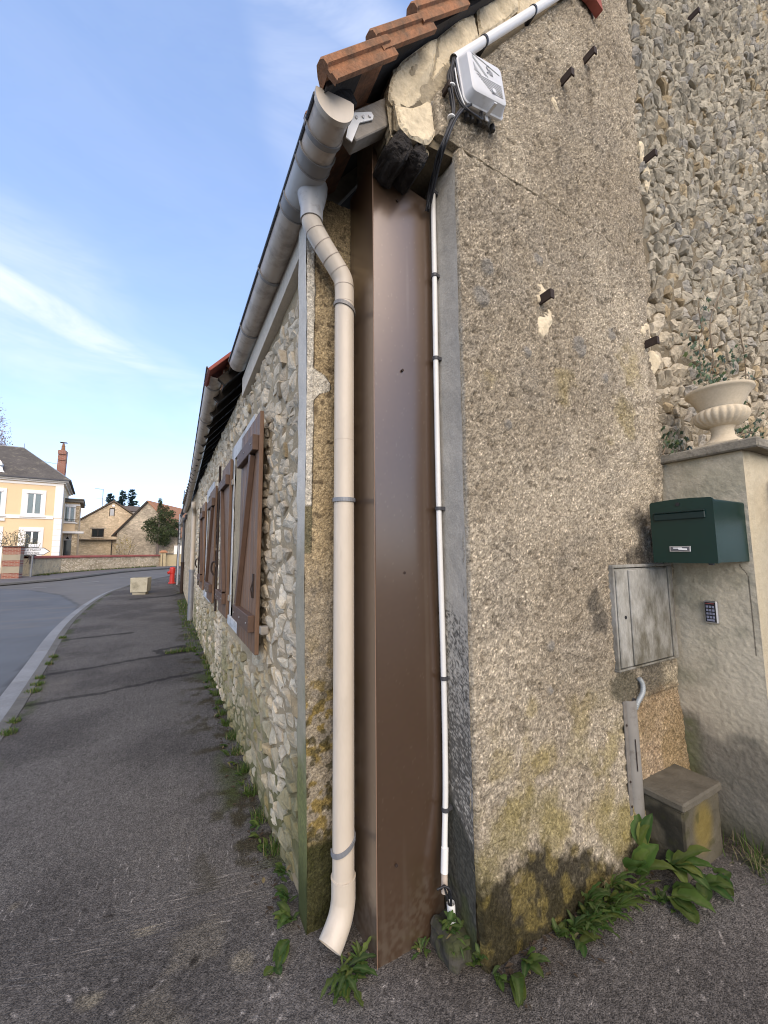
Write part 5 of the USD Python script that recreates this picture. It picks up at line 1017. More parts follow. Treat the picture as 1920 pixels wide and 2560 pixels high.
def plant(name, label, spots, seed, group=None):
    """spots: (x, y, z, kind, count, length, width, elevation)"""
    r = np.random.default_rng(seed); t = thing(name, label, 'weed', group)
    small, st = [], []
    for (x, y, z, kind, cnt, L, W, el) in spots:
        for k in range(int(cnt * 0.5)):
            az = r.uniform(0, 6.28); mm, T = leaf((x + r.normal(0, .03), y + r.normal(0, .022), z), az, r.uniform(0.025, 0.06), r.uniform(0.004, 0.010), r.uniform(0.1, 1.2), r.uniform(0.5, 1.5), 'small', r)
            if r.random() < 0.22: T = T * 0 + np.array([0.26, 0.20, 0.11]) * r.uniform(.6, 1.1)
            small.append(mm); st.append(T)
        for k in range(cnt):
            az = r.uniform(0, 2 * math.pi) if not isinstance(el, tuple) else el[1] + r.uniform(-1.2, 1.2); e = (el[0] if isinstance(el, tuple) else el)
            mm, T = leaf((x + r.uniform(-.012, .012), y + r.uniform(-.012, .012), z), az, L * r.uniform(0.6, 1.15), W * r.uniform(0.75, 1.15), e + r.uniform(-.3, .35), r.uniform(0.5, 1.5), kind, r)
            if L >= 0.075: obj('leaf', mm, M['leaf'], t, smooth=True, tint=T)
            else: small.append(mm); st.append(T)
    if small: obj('leaves', cat(small), M['leaf'], t, smooth=True, tint=np.vstack(st))
    return t
S3 = -math.pi / 2
plant('dandelion', 'dandelion rosette spreading below the downpipe shoe', [(0.66, 1.545, 0, 'dandelion', 15, 0.16, 0.017, (0.55, S3)), (0.70, 1.53, 0, 'dandelion', 8, 0.10, 0.014, 0.9), (0.73, 1.55, 0, 'small', 12, 0.06, 0.008, 1.0)], 1)
plant('weed', 'tiny weed at the right foot of the brown metal', [(0.97, 1.475, 0, 'dandelion', 8, 0.055, 0.009, 0.8)], 2)
plant('young_dock', 'young upright dock leaves at the foot of the rendered corner', [(1.21, 1.22, 0, 'dock', 5, 0.12, 0.022, (0.8, S3)), (1.30, 1.235, 0, 'dock', 7, 0.10, 0.022, (0.9, S3)), (1.16, 1.26, 0.0, 'dock', 2, 0.08, 0.016, (0.6, S3))], 3)
plant('dandelion_clump', 'dense clump of toothed dandelion leaves along the gable foot', [(1.56 + 0.045 * k, 1.235 - 0.025 * (k % 3), 0.0, 'dandelion', 9, 0.11 + 0.02 * (k % 3), 0.013, (0.75 + 0.2 * (k % 3), S3)) for k in range(8)] + [(1.50 + 0.09 * k, 1.24, 0, 'small', 10, 0.06, 0.012, 0.9) for k in range(6)] + [(1.92 + 0.05 * k, 1.20, 0.02, 'dandelion', 5, 0.12, 0.012, (0.9, S3)) for k in range(3)] + [(1.70, 1.25, 0.03, 'dandelion', 10, 0.13, 0.017, (1.1, S3)), (1.55, 1.18, 0, 'dock', 3, 0.09, 0.02, (0.5, S3)), (1.86, 1.24, 0.05, 'dandelion', 9, 0.14, 0.016, (1.2, S3))], 4)
plant('dock', 'broad-leaved dock in front of the concrete box', [(2.02, 1.22, 0.06, 'dock', 5, 0.19, 0.048, (0.9, S3 + 0.3)), (2.20, 1.15, 0.08, 'dock', 7, 0.20, 0.042, (0.55, S3 + 0.2)), (2.10, 1.10, 0.02, 'dock', 5, 0.15, 0.042, (0.5, S3)), (2.42, 1.06, 0.0, 'dock', 4, 0.12, 0.034, (0.5, S3)), (2.05, 1.12, 0.0, 'small', 16, 0.06, 0.012, 0.8), (2.35, 1.04, 0.0, 'small', 14, 0.06, 0.012, 0.8), (2.12, 1.24, 0.14, 'dock', 4, 0.15, 0.034, (1.3, S3 + 2)), (2.30, 1.06, 0.02, 'dock', 4, 0.14, 0.036, (0.5, S3 - .4))], 5)
plant('weed', 'weed growing out of the concrete footing beside the thin conduit', [(1.055, 1.40, 0.085, 'small', 16, 0.05, 0.011, 1.0), (1.05, 1.39, 0.13, 'small', 10, 0.045, 0.010, 0.7), (1.06, 1.37, 0.05, 'small', 8, 0.05, 0.011, 0.2)], 6)
plant('weed', 'leafy weed at the street side foot of the mossy pillar', [(0.545, 1.86, 0, 'dock', 7, 0.10, 0.022, (0.9, math.pi)), (0.55, 1.94, 0.02, 'dock', 6, 0.09, 0.020, (1.1, math.pi)), (0.56, 2.06, 0.05, 'small', 14, 0.06, 0.016, (1.0, math.pi)), (0.50, 1.78, 0, 'dock', 3, 0.12, 0.022, (0.35, math.pi + 0.6))], 7)
for k, (x, y, n, lb) in enumerate([(0.545, 2.45, 9, 'small weed at the wall foot, nearest beyond the pillar'), (0.55, 3.02, 10, 'second small weed along the rubble wall foot'), (0.52, 3.50, 14, 'bushy weed at the rubble wall foot below the first shutter'), (0.54, 4.35, 14, 'weed at the wall foot below the first window'), (0.52, 5.3, 18, 'weed patch at the wall foot below the second shutter'), (0.50, 7.3, 30, 'weed patch where the pavement crack meets the wall')]):
    plant('weed', lb, [(x + 0.03 * math.sin(j * 5), y + 0.10 * (j - 1) * (1 + 0.3 * k), 0, 'small' if k != 2 else 'dock', n // 3 + 1, 0.07 if k == 2 else 0.065, 0.014, (0.8, math.pi)) for j in range(3)], 20 + k)
plant('weed', 'lone round leaf flat on the tarmac left of the downpipe shoe', [(0.44, 1.70, 0, 'dock', 2, 0.07, 0.02, (0.15, S3))], 40)
plant('weed', 'small leaves between concrete footing and rendered corner', [(1.125, 1.33, 0, 'small', 12, 0.045, 0.011, 0.8), (1.12, 1.30, 0.05, 'small', 6, 0.04, 0.010, 0.8)], 41)
def grass(name, label, spots, n, L, seed, dry=0.3):
    r = np.random.default_rng(seed); V, F, T = [], [], []
    for _ in range(n):
        sx, sy, sr = spots[r.integers(len(spots))]; a, d = r.uniform(0, 6.28), sr * math.sqrt(r.random()); x, y = sx + d * math.cos(a), sy + d * math.sin(a); z = float(zg(y)); l = L * r.uniform(.4, 1.3); az = r.uniform(0, 6.28); tl = r.uniform(0.1, 1.1); w = 0.0022 * max(1, y / 5)
        c, s = math.cos(az), math.sin(az); k = len(V)
        for q, ww in ((0, w), (0.5, w * .8), (1, 0.0004)):
            hx = l * q * math.sin(tl * (0.5 + 0.7 * q)); hz = l * q * math.cos(tl * (0.5 + 0.6 * q))
            V += [(x + c * hx - s * ww, y + s * hx + c * ww, z + hz), (x + c * hx + s * ww, y + s * hx - c * ww, z + hz)]
        F += [(k, k + 1, k + 3), (k, k + 3, k + 2), (k + 2, k + 3, k + 5), (k + 2, k + 5, k + 4)]
        g = np.array([0.065, 0.105, 0.022]) * r.uniform(.7, 1.4) if r.random() > dry else np.array([0.30, 0.25, 0.15]) * r.uniform(.6, 1.1); T += [g] * 6
    p = obj(name, tm(V, F), M['grass'], None, tint=np.array(T), label=label, kind='stuff', category='grass'); return p
grass('dry_grass', 'straw and thin grass at the foot of the gate pillar', [(2.85, 0.92, 0.20), (2.70, 1.02, 0.12), (3.05, 0.85, 0.25), (2.68, 0.92, 0.10)], 300, 0.11, 61, 0.45)
grass('kerb_grass', 'tufts of grass growing along the kerb edge', [(-1.19, 4.9, .07), (-1.22, 5.2, .05), (-1.31, 6.2, .08), (-1.34, 6.5, .07), (-1.38, 6.8, .05), (-1.12, 3.9, .07), (-1.45, 7.6, .05), (-1.50, 8.1, .06), (-1.7, 9.8, .06)], 1500, 0.05, 62, 0.15)
grass('wall_foot_grass', 'short grass along the foot of the rubble wall further on', [(0.50, 7.4 + 0.5 * k, 0.16) for k in range(16)] + [(0.1 + .1 * k, 7.42 + 0.03 * k, 0.07) for k in range(4)] + [(0.56, 2.3 + 0.3 * k, 0.05) for k in range(16)], 3200, 0.07, 63, 0.15)
plant('weed', 'green weeds on the bank right of the concrete box', [(2.92, 0.98, 0.03, 'dandelion', 14, 0.14, 0.014, (1.0, S3)), (2.80, 0.90, 0.0, 'dock', 5, 0.09, 0.026, (0.5, S3)), (3.1, 0.9, 0.02, 'dandelion', 10, 0.14, 0.014, 1.0)], 64)
# pale chips of stone lying on the tarmac
r = np.random.default_rng(70); V, F = [], []
for k in range(2600):
    y = 0.7 + 5.5 * r.random() ** 2.2; x = r.uniform(-1.0, 0.6) if y > 1.75 else r.uniform(-0.9, 3.2)
    if (x > 0.55 and y > 1.7) or (x > 0.76 and y > 1.49) or (x > 1.1 and y > 1.3): continue
    near = min(1, max(0.12, 1.2 - 1.6 * min(abs(x - 0.5) if y > 1.75 else abs(y - 1.35), 1)))
    if r.random() > near: continue
    s = r.uniform(0.0012, 0.0035) * (1.6 if r.random() < 0.06 else 1); o = len(V)
    q = r.normal(0, 1, (6, 3)); q /= np.linalg.norm(q, axis=1)[:, None]; h = trimesh.Trimesh(q * [s, s, s * 0.6]).convex_hull
    V += (h.vertices + [x, y, s * 0.6 + 0.001]).tolist(); F += (h.faces + o).tolist()
obj('loose_chips', tm(V, F), M['chips'], None, label='pale chips of stone scattered over the tarmac at the wall foot', kind='stuff', category='gravel')

r = np.random.default_rng(75); V, F = [], []
for k in range(420):
    if r.random() < 0.55: x = r.uniform(1.15, 3.0); y = 1.30 - abs(r.normal(0, 0.10))
    else: y = r.uniform(1.8, 5.0); x = 0.56 - abs(r.normal(0, 0.07))
    l, w_ = r.uniform(.006, .022), r.uniform(.002, .007); a_ = r.uniform(0, 6.28); c_, s_ = math.cos(a_), math.sin(a_); o = len(V)
    V += [(x - c_ * l, y - s_ * l, .006), (x - s_ * w_, y + c_ * w_, .009 + r.uniform(0, .006)), (x + c_ * l, y + s_ * l, .007), (x + s_ * w_, y - c_ * w_, .008)]; F += [(o, o + 1, o + 2), (o, o + 2, o + 3)]
obj('leaf_litter', tm(V, F), mat('dead_leaf', (0.12, 0.08, 0.045), rough=0.9, rnd=0.6, island=True), None, label='brown dead leaf bits and litter along the foot of the walls', kind='stuff', category='litter')
IVY = [(3.46, 3.44, .06, 8), (3.38, 3.25, .06, 10), (3.60, 3.39, .04, 4), (3.16, 3.05, .05, 8), (3.24, 2.97, .07, 16), (3.30, 2.89, .08, 22), (3.34, 2.80, .07, 18), (3.56, 2.97, .06, 14), (3.66, 2.93, .07, 14), (3.83, 3.05, .06, 9), (4.04, 3.16, .07, 10), (4.10, 3.0, .06, 9), (3.52, 2.82, .10, 34), (3.42, 2.86, .08, 20), (3.9, 2.72, .09, 16), (4.07, 2.79, .08, 14)]
IVY2 = [(2.76, 2.29, .05, 16), (2.83, 2.25, .06, 16), (2.95, 2.27, .06, 14), (3.79, 2.54, .08, 14), (4.01, 2.55, .07, 16), (4.21, 2.55, .09, 20), (3.9, 2.42, .1, 20)]
def ivy_leaf(c, sz, r):
    a = np.array([0, 38, 75, 110, 145, 180, 215, 250, 285, 322]) * math.pi / 180; R = np.array([1, .55, .85, .5, .6, .35, .6, .5, .85, .55]) * sz
    ro = r.uniform(-0.9, 0.9) - math.pi / 2; V = [(0, 0, 0.12 * sz)] + [(math.cos(q + ro) * k, math.sin(q + ro) * k, 0) for q, k in zip(a, R)]
    V = np.array(V); tx, ty = r.uniform(-.5, .5), r.uniform(-.2, .9); n_ = V[:, 0] * tx + V[:, 1] * ty + V[:, 2] + r.uniform(0.0, 0.03)
    return tm(np.stack([c[0] + V[:, 0], c[1] - n_, c[2] + V[:, 1]], 1), [(0, k, k % 10 + 1) for k in range(1, 11)])
def ivy(label, clusters, stems, seed, biggest=60):
    r = np.random.default_rng(seed); t = thing('ivy', label, 'climbing plant'); rest_, rt = [], []; cnt = 0
    for (x, z, s, n) in clusters:
        for k in range(n):
            mm = ivy_leaf((x + r.normal(0, s * 1.0), 1.275, z + r.normal(0, s * 1.0)), r.uniform(0.014, 0.029), r)
            g = np.array([0.036, 0.060, 0.024]) * r.uniform(0.5, 1.6) + (np.array([0.03, 0.03, 0.0]) if r.random() < .15 else 0); T = np.tile(g, (len(mm.vertices), 1))
            if cnt < biggest and k < 5: obj('leaf', mm, M['ivy'], t, tint=T); cnt += 1
            else: rest_.append(mm); rt.append(T)
    obj('leaves', cat(rest_), M['ivy'], t, tint=np.vstack(rt), kind='stuff')
    for P in stems: obj('stem', tube(smooth_path([(x, 1.285, z) for x, z in P], 5), 0.004, 6), M['twig'], t)
ivy('ivy with bare stems climbing the bare stones above the urn', IVY, [[(3.5, 2.8), (3.56, 3.03), (3.55, 3.25), (3.60, 3.39), (3.72, 3.55), (3.82, 3.69)], [(4.1, 2.9), (4.14, 3.17), (4.10, 3.43), (4.15, 3.6)], [(3.33, 2.85), (3.36, 3.12), (3.42, 3.21), (3.4, 3.4)]], 81)
ivy('low ivy on the stones beside and behind the pillar cap', IVY2, [[(2.72, 2.2), (2.8, 2.27), (2.95, 2.25)], [(3.7, 2.35), (3.9, 2.5), (4.2, 2.55)]], 82)

# ------------------------------------------------------------------ street furniture further down the pavement
pl_ = thing('planter', 'square pale concrete planter filled with soil, alone on the pavement', 'planter')
def plc(mm, ang=-0.20, c=(-0.84, 17.98, float(zg(17.9)))):
    T = trimesh.transformations.rotation_matrix(ang, (0, 0, 1)); T[:3, 3] = c; mm = mm.copy(); mm.apply_transform(T); return mm
w = 0.275
sq = lambda s_, z: [(-s_, -s_, z), (s_, -s_, z), (s_, s_, z), (-s_, s_, z)]
pcon = mat('pale_planter_concrete', (0.42, 0.385, 0.29), rough=0.95, mott=[(4, 0.15), (60, 0.2)], col2=(0.26, 0.235, 0.165), col2_at=(0.50, 0.68), col2_scale=3.5, bump=[('n', 60, 0.008)])
obj('tub', plc(loft([sq(w - .02, 0.09), sq(w, 0.10), sq(w + .012, 0.62), sq(w + .004, 0.635), sq(w - .06, 0.635), sq(w - .065, 0.45)], close_a=True, close_b=False)), pcon, pl_)
obj('foot', plc(loft([sq(w - .06, -.05), sq(w - .05, 0.088)], close_a=True, close_b=True)), pcon, pl_)
obj('soil', plc(bx(-w + .062, w - .062, -w + .062, w - .062, 0.46, 0.628)), M['soil'], pl_)
hy = thing('fire_hydrant', 'red fire hydrant at the pavement edge beside the grey post', 'hydrant')
hc = (0.26, 21.84, float(zg(21.84)))
obj('body', lathe([(0.0, 0), (0.165, 0.0), (0.165, 0.05), (0.12, 0.06), (0.112, 0.10), (0.105, 0.46), (0.118, 0.48), (0.126, 0.52), (0.128, 0.70), (0.118, 0.74), (0.09, 0.775), (0.05, 0.79), (0.0, 0.795)], 24, hc), M['red'], hy, smooth=40)
obj('outlet', [tube([(hc[0] - 0.08, hc[1] - 0.03, hc[2] + 0.56), (hc[0] - 0.20, hc[1] - 0.07, hc[2] + 0.50)], [0.06, 0.07], 14)], M['red'], hy, smooth=40)
obj('collar', [lathe([(0.134, 0.60), (0.137, 0.61), (0.137, 0.625), (0.134, 0.635)], 24, hc), lathe([(0.116, 0.12), (0.12, 0.13), (0.116, 0.14)], 24, hc)], M['red'], hy, smooth=40)
po = thing('grey_post', 'tall grey steel post with black cable sleeve at the far end of the stone house', 'post')
pz = float(zg(21.16))
obj('shaft', tube([(0.47, 21.16, pz - 0.1), (0.475, 21.16, 3.50)], 0.048, 16), mat('pale_grey_post', (0.40, 0.42, 0.45), rough=0.5, metal=0.2), po, smooth=40)
obj('cable_sleeve', [tube([(0.43, 21.12, 2.05), (0.43, 21.12, 3.0)], 0.026, 10)] + [sock((0.472, 21.16, z_), (0, 0, 1), 0.058, 0.03) for z_ in (2.08, 2.3, 2.55, 2.78, 2.98)], M['black'], po, smooth=40)
obj('cable', [tube(smooth_path([(0.43, 21.12, 2.1), (0.41, 21.12, 1.2), (0.42, 21.13, 0.2)], 6), 0.012, 6), tube(smooth_path([(0.43, 21.12, 3.0), (0.50, 19.5, 3.22), (0.45, 17.0, 3.33), (0.36, 12.5, 3.40)], 8), 0.011, 6)], M['black'], po, smooth=True)

# signpost
sg = thing('road_sign', 'white arrow road sign with route plate on a grey post before the low wall', 'road sign')
sx, sy = -6.45, 28.1; sz = float(zg(sy)); uu = np.array([0.975, 0.225, 0]); nn = np.array([0.225, -0.975, 0])
def sgp(s, z, d): return tuple(np.array([sx, sy, z]) + uu * s + nn * d)
obj('post', bar((sx, sy, sz - 0.1), (sx + .03, sy, 1.68), 0.10, 0.06, up=(1, 0, 0)), M['zinc'], sg)
ar = Polygon([(-0.42, 1.60), (0.48, 1.60), (0.74, 1.80), (0.48, 2.0), (-0.42, 2.0)])
def flat(poly, d, th): return prism(poly, (tuple(np.array([sx, sy, 0.0]) + nn * d), tuple(uu), (0, 0, 1)), th)
bk = obj('arrow_panel', flat(ar, 0.06, 0.03), M['sign_white'], sg)
obj('border', flat(ar.difference(ar.buffer(-0.028)), 0.0915, 0.003), M['black'], bk)
def text(s, h, x, z, d, parent, mtl, shear=0.0):
    mm = meshkit.text_mesh(s, h, 0.003); vv = mm.vertices.copy(); vv[:, 0] += shear * vv[:, 1]
    P = np.array([sx, sy, z]) + uu * (x + vv[:, :1]) + np.array([0, 0, 1.0]) * vv[:, 1:2] + nn * (d + vv[:, 2:3])
    obj('lettering', tm(P, mm.faces), mtl, parent)
text('Le Hallot', 0.115, -0.33, 1.83, 0.0925, bk, M['black'], 0.2)
text('RITOIRE', 0.115, -0.35, 1.65, 0.0925, bk, M['black'])
rp = obj('route_plate', flat(sbox(-0.17, 2.03, 0.20, 2.20), 0.05, 0.025), M['sign_white'], sg)
text('C.15', 0.10, -0.12, 2.065, 0.076, rp, M['black'])

# brick gate pier and shrubs on the left
pr = thing('brick_pier', 'striped brick and stone gate pier at the left edge, across the road', 'pier')
py0 = 27.25; zb = float(zg(27.3))
zs = [(zb - 0.2, 0.68, 'brick'), (0.68, 1.02, 'ochre'), (1.02, 1.35, 'brick'), (1.35, 1.64, 'ochre'), (1.64, 2.02, 'brick')]
for a_, b_, k in zs: obj('band', bx(-7.42, -6.72, py0, py0 + 0.6, a_ + 0.002, b_ - 0.002, 0.004), M[k] if k == 'brick' else mat('pier_band', (0.34, 0.29, 0.21), rough=0.9, mott=[(3, 0.1)]) if a_ < 1 else '/World/Looks/pier_band', pr)
obj('capping', bx(-7.47, -6.68, py0 - 0.05, py0 + 0.65, 2.022, 2.08, 0.01), mat('pier_cap', (0.10, 0.075, 0.06), rough=0.9), pr)
wg = thing('white_gate', 'white metal garden gate beside the brick pier, left edge', 'gate')
obj('post', bx(-7.56, -7.48, 27.35, 27.43, zb, 2.02, 0.005), M['white_paint'], wg)
obj('rail', [bx(-9.5, -7.56, 27.37, 27.41, z_, z_ + 0.05) for z_ in (0.6, 1.9)], M['white_paint'], wg)
for k in range(12): obj('bar', bx(-7.72 - 0.14 * k, -7.70 - 0.14 * k, 27.38, 27.40, 0.6, 1.9), M['white_paint'], wg)

def cloud(c, rad, n, size, seed, cols, shell=0.35, flat_=0.6):
    r = np.random.default_rng(seed); q = r.normal(0, 1, (n, 3)); q /= np.linalg.norm(q, axis=1)[:, None]; q *= (shell + (1 - shell) * r.random((n, 1)) ** 0.6)
    q *= (0.72 + 0.56 * fbm(q * 2.3 + seed, 3, seed))[:, None]; P = np.array(c) + q * np.array(rad); s = size * r.uniform(0.5, 1.4, (n, 1, 1))
    T3 = r.normal(0, 1, (n, 3, 3)); T3 /= np.linalg.norm(T3, axis=2)[:, :, None]; V = (P[:, None] + T3 * s).reshape(-1, 3); k = r.random((n, 1)); g = lerp(cols[0], cols[1], r.random(n)); 
    return tm(V, np.arange(3 * n).reshape(-1, 3)), np.repeat(g, 3, axis=0)
def bare_tree(base, h, seed, spread=0.5, levels=5, up=0.55, r0=0.12, minr=0.008):
    r = np.random.default_rng(seed); out = []
    def grow(p, d, l, rad, lv):
        n = 4; P = [p]; dd = d
        for k in range(n):
            dd = dd + r.normal(0, 0.10, 3) + np.array([0, 0, 0.05]); dd /= np.linalg.norm(dd); P.append(P[-1] + dd * l / n)
        out.append(tube(P, np.linspace(rad, max(rad * 0.6, minr), n + 1), 5 if lv > 1 else 4, caps=False))
        if lv == 0: return
        for k in range(r.integers(3, 5)):
            t = P[r.integers(2, n + 1)] if k else P[-1]; nd = dd + r.normal(0, spread, 3) + np.array([0, 0, up * 0.4]); nd /= np.linalg.norm(nd); grow(t, nd, l * r.uniform(0.55, 0.8), max(rad * 0.55, minr), lv - 1)
    grow(np.array(base, float), np.array([0, 0, 1.0]), h * 0.34, r0, levels); return out
def shrub(name, label, c, rad, n, size, seed, cols, cat_='shrub', stems=True):
    t = thing(name, label, cat_); mm, T = cloud(c, rad, n, size, seed, cols); obj('foliage', mm, M['conifer'], t, tint=T)
    if stems:
        r = np.random.default_rng(seed); obj('stems', [tube([(c[0] + r.normal(0, .08), c[1] + r.normal(0, .08), c[2] - rad[2] * 1.5), (c[0] + r.normal(0, rad[0] * .6), c[1], c[2] + rad[2] * r.uniform(0.2, 0.9))], 0.012, 5) for _ in range(8)], M['bark'], t)
    return t
shrub('shrub', 'sparse shrub with pale leaves rising behind the brick pier', (-7.2, 28.5, 2.35), (0.62, 0.4, 0.65), 520, 0.055, 301, ((0.16, 0.15, 0.08), (0.46, 0.42, 0.30)))
shrub('shrub', 'darker twiggy shrub at the left edge behind the white gate', (-8.2, 28.6, 2.2), (0.6, 0.4, 0.7), 500, 0.05, 302, ((0.08, 0.08, 0.06), (0.30, 0.27, 0.2)))
shrub('shrub', 'thin pale shrub between brick pier and wall', (-6.55, 28.55, 1.95), (0.28, 0.3, 0.55), 240, 0.045, 303, ((0.16, 0.15, 0.08), (0.45, 0.42, 0.32)))

# low roadside wall
fw = thing('roadside_wall', 'low rubble wall with red coping along the far side of the road', 'wall')
PW = resamp(FW[2:7]); PW = PW[(PW[:, 0] > -6.75)]; nW = len(PW)
TW = np.gradient(PW, axis=0); TW /= np.linalg.norm(TW, axis=1)[:, None]; NW = np.stack([-TW[:, 1], TW[:, 0]], 1)     # away from the road
def wall_strip(i0, i1, zt, d0, d1, zlow=-0.3):
    V = []
    for i in range(i0, i1 + 1):
        for (d, z) in ((d0, zg(PW[i][1]) + zlow), (d0, zt(i)), (d1, zt(i)), (d1, zg(PW[i][1]) + zlow)): V.append((*(PW[i] + NW[i] * d), float(z)))
    n = i1 - i0; F = [(i * 4 + j, i * 4 + (j + 1) % 4, (i + 1) * 4 + (j + 1) % 4, (i + 1) * 4 + j) for i in range(n) for j in range(4)] + [(0, 1, 2, 3), (4 * n + 3, 4 * n + 2, 4 * n + 1, 4 * n)]
    mm = tm(V, np.array(F)); mm.fix_normals(); return mm
k1 = nW // 5
zt = lambda i: 1.42
obj('rendered_length', wall_strip(0, k1, zt, 0, 0.35), mat('worn_wall_render', (0.44, 0.36, 0.235), rough=0.95, mott=[(2, 0.2), (18, 0.25)], col2=(0.30, 0.26, 0.19), col2_at=(0.5, 0.62), col2_scale=5.0), fw)
obj('rubble_length', wall_strip(k1, nW - 1, zt, -0.003, 0.353), M['far_rubble'], fw)
V = []
for i in range(nW):
    for (d, z) in ((-0.07, 1.41), (-0.07, 1.47), (0.10, 1.56), (0.25, 1.56), (0.42, 1.47), (0.42, 1.41)): V.append((*(PW[i] + NW[i] * d), z))
cp_ = tm(V, np.array([(i * 6 + j, i * 6 + (j + 1) % 6, (i + 1) * 6 + (j + 1) % 6, (i + 1) * 6 + j) for i in range(nW - 1) for j in range(6)])); cp_.fix_normals()
obj('coping', cp_, M['coping'], fw)
grass('verge_weeds', 'green weeds along the foot of the roadside wall', [(*(PW[i] - NW[i] * 0.12), 0.14) for i in range(2, nW - 3, 2)] + [(-6.0, 29.2, 0.12)] * 4, 2600, 0.16, 65, 0.35)
gp2 = thing('stone_gate_pier', 'small rendered gate pier with tiled top ending the roadside wall', 'pier')
e = PW[-1]
obj('shaft', bx(e[0] + 0.02, e[0] + 0.42, e[1] - 0.15, e[1] + 0.3, 0.3, 1.72), M['ochre'], gp2)
obj('tiled_top', loft([[(e[0] - .1 + q, e[1] - .25 + q, z) , (e[0] + .54 - q, e[1] - .25 + q, z), (e[0] + .54 - q, e[1] + .4 - q, z), (e[0] - .1 + q, e[1] + .4 - q, z)] for q, z in ((0, 1.722), (0.0, 1.78), (0.16, 1.92))], close_a=True), M['barn_tile'], gp2)
obj('dark_door', bx(e[0] + 0.16, e[0] + 0.20, e[1] - 0.18, e[1] - 0.152, 0.5, 1.66), M['dark_wood'], gp2)
w2 = thing('ochre_wall', 'plain ochre rendered wall just right of the tiled gate pier', 'wall')
obj('wall', bx(e[0] + 0.43, e[0] + 1.9, e[1] + 0.2, e[1] + 0.5, 0.2, 1.58), M['ochre'], w2)
obj('coping', bx(e[0] + 0.43, e[0] + 1.02, e[1] + 0.12, e[1] + 0.58, 1.582, 1.66, 0.01), M['slate'], w2)
w3 = thing('white_wall', 'tall white rendered wall behind the grey post', 'wall')
obj('wall', bx(e[0] + 1.03, e[0] + 4.5, e[1] + 1.2, e[1] + 1.5, 0.2, 2.35), M['white_wall'], w3)
obj('plinth', bx(e[0] + 1.0, e[0] + 4.5, e[1] + 1.17, e[1] + 1.2, 0.2, 1.15), M['concrete'], w3)

# ------------------------------------------------------------------ apricot house
ah = thing('apricot_house', 'two-storey apricot rendered house with white quoins and slate hip roof', 'house')
P0 = np.array([-6.489, 35.0]); hu = np.array([0.9915, 0.13]); hn = np.array([-0.13, 0.9915])
def L2(s, d): return P0 + hu * s + hn * d
def lb(s0, s1, d0, d1, z0, z1, bev=0.0, base=None):
    mm = bx(s0, s1, d0, d1, z0, z1, bev); T = np.eye(4); T[:2, 0], T[:2, 1], T[:2, 3] = hu, hn, P0 if base is None else base; mm.apply_transform(T); return mm
S0 = -8.6; SE = -0.14
obj('wall', lb(S0, SE, 0.0, 7.0, 0.2, 6.62), M['pale_wall'], ah)
obj('quoin', lb(-0.56, SE + 0.02, -0.045, 0.5, 4.16, 6.40, 0.004), M['white_wall'], ah)
for k in range(9): obj('quoin_stone', lb(-0.53, SE + 0.04, -0.065, 0.5, 0.62 + 0.39 * k, 1.0 + 0.39 * k, 0.012), M['white_wall'], ah)
obj('string_course', [lb(S0, -0.57, -0.05, 0.02, 4.06, 4.30, 0.004), lb(S0, -3.0, -0.09, -0.052, 3.86, 4.02, 0.004)], M['white_wall'], ah)
obj('cornice', [lb(S0 - .1, SE + 0.12, -0.12, 7.1, 6.60, 6.70, 0.004), lb(S0 - .25, SE + 0.28, -0.28, 7.3, 6.702, 6.80, 0.004), lb(S0, SE + .02, -0.03, 0.02, 6.40, 6.55)], M['white_wall'], ah)
obj('gutter', [lb(S0 - .3, SE + 0.40, -0.38, -0.285, 6.76, 6.85, 0.01), lb(SE + 0.30, SE + 0.42, -0.38, 7.3, 6.76, 6.86, 0.01)], mat('dark_zinc', (0.07, 0.07, 0.075), rough=0.6), ah)
rz = 6.83; k = 1.1; Rr = (P0 + hu * -2.36) * k; zr_ = 1.6 + (8.86 - 1.6) * k; Rl = Rr - hu * 4.0
c00, c10, c11, c01 = L2(S0 - .3, -.36), L2(SE + .40, -.36), L2(SE + .40, 7.35), L2(S0 - .3, 7.35)
RV = [(*c00, rz), (*c10, rz), (*c11, rz), (*c01, rz), (*Rr, zr_), (*Rl, zr_)]
rf = obj('roof', tm(RV, [(0, 1, 4), (0, 4, 5), (1, 2, 4), (2, 3, 5), (2, 5, 4), (3, 0, 5), (0, 2, 1), (0, 3, 2)]), M['slate'], ah)
obj('ridge', [tube([(*Rl, zr_), (*Rr, zr_)], 0.05, 6), tube([(*Rr, zr_ - .02), (*c10, rz)], 0.04, 6)], M['zinc'], rf)
obj('finial', tube([(*Rr, zr_), (*Rr, zr_ + 0.35)], 0.018, 6), M['zinc'], rf)
cx_, cy_ = (P0 + hu * -0.33) * 1.09
chm = obj('chimney', [bar((cx_ - 0.02, cy_, 6.9), (cx_ + 0.03, cy_, 9.35), 0.42, 0.5, up=(1, 0, 0)), bx(cx_ - .23, cx_ + .27, cy_ - .3, cy_ + .3, 9.30, 9.62, 0.02), bx(cx_ - .22, cx_ + .24, cy_ - .28, cy_ + .28, 8.85, 8.95, 0.01)], M['brick'], rf)
obj('chimney_pot', lathe([(0.17, 9.6), (0.13, 9.72), (0.11, 9.95), (0.13, 10.0), (0.09, 10.02), (0.07, 10.2)], 14, (cx_ + 0.02, cy_, 0)), M['tile'], chm)
obj('cowl', [bx(cx_ - .2, cx_ + .24, cy_ - .15, cy_ + .15, 10.26, 10.29), tube([(cx_, cy_, 10.1), (cx_, cy_, 10.27)], 0.02, 6)], M['pvc_dark'], chm)
obj('stay_rod', tube([(cx_ - .2, cy_, 8.55), (cx_ - 1.2, cy_ - .4, 8.62)], 0.012, 5), M['iron'], chm)
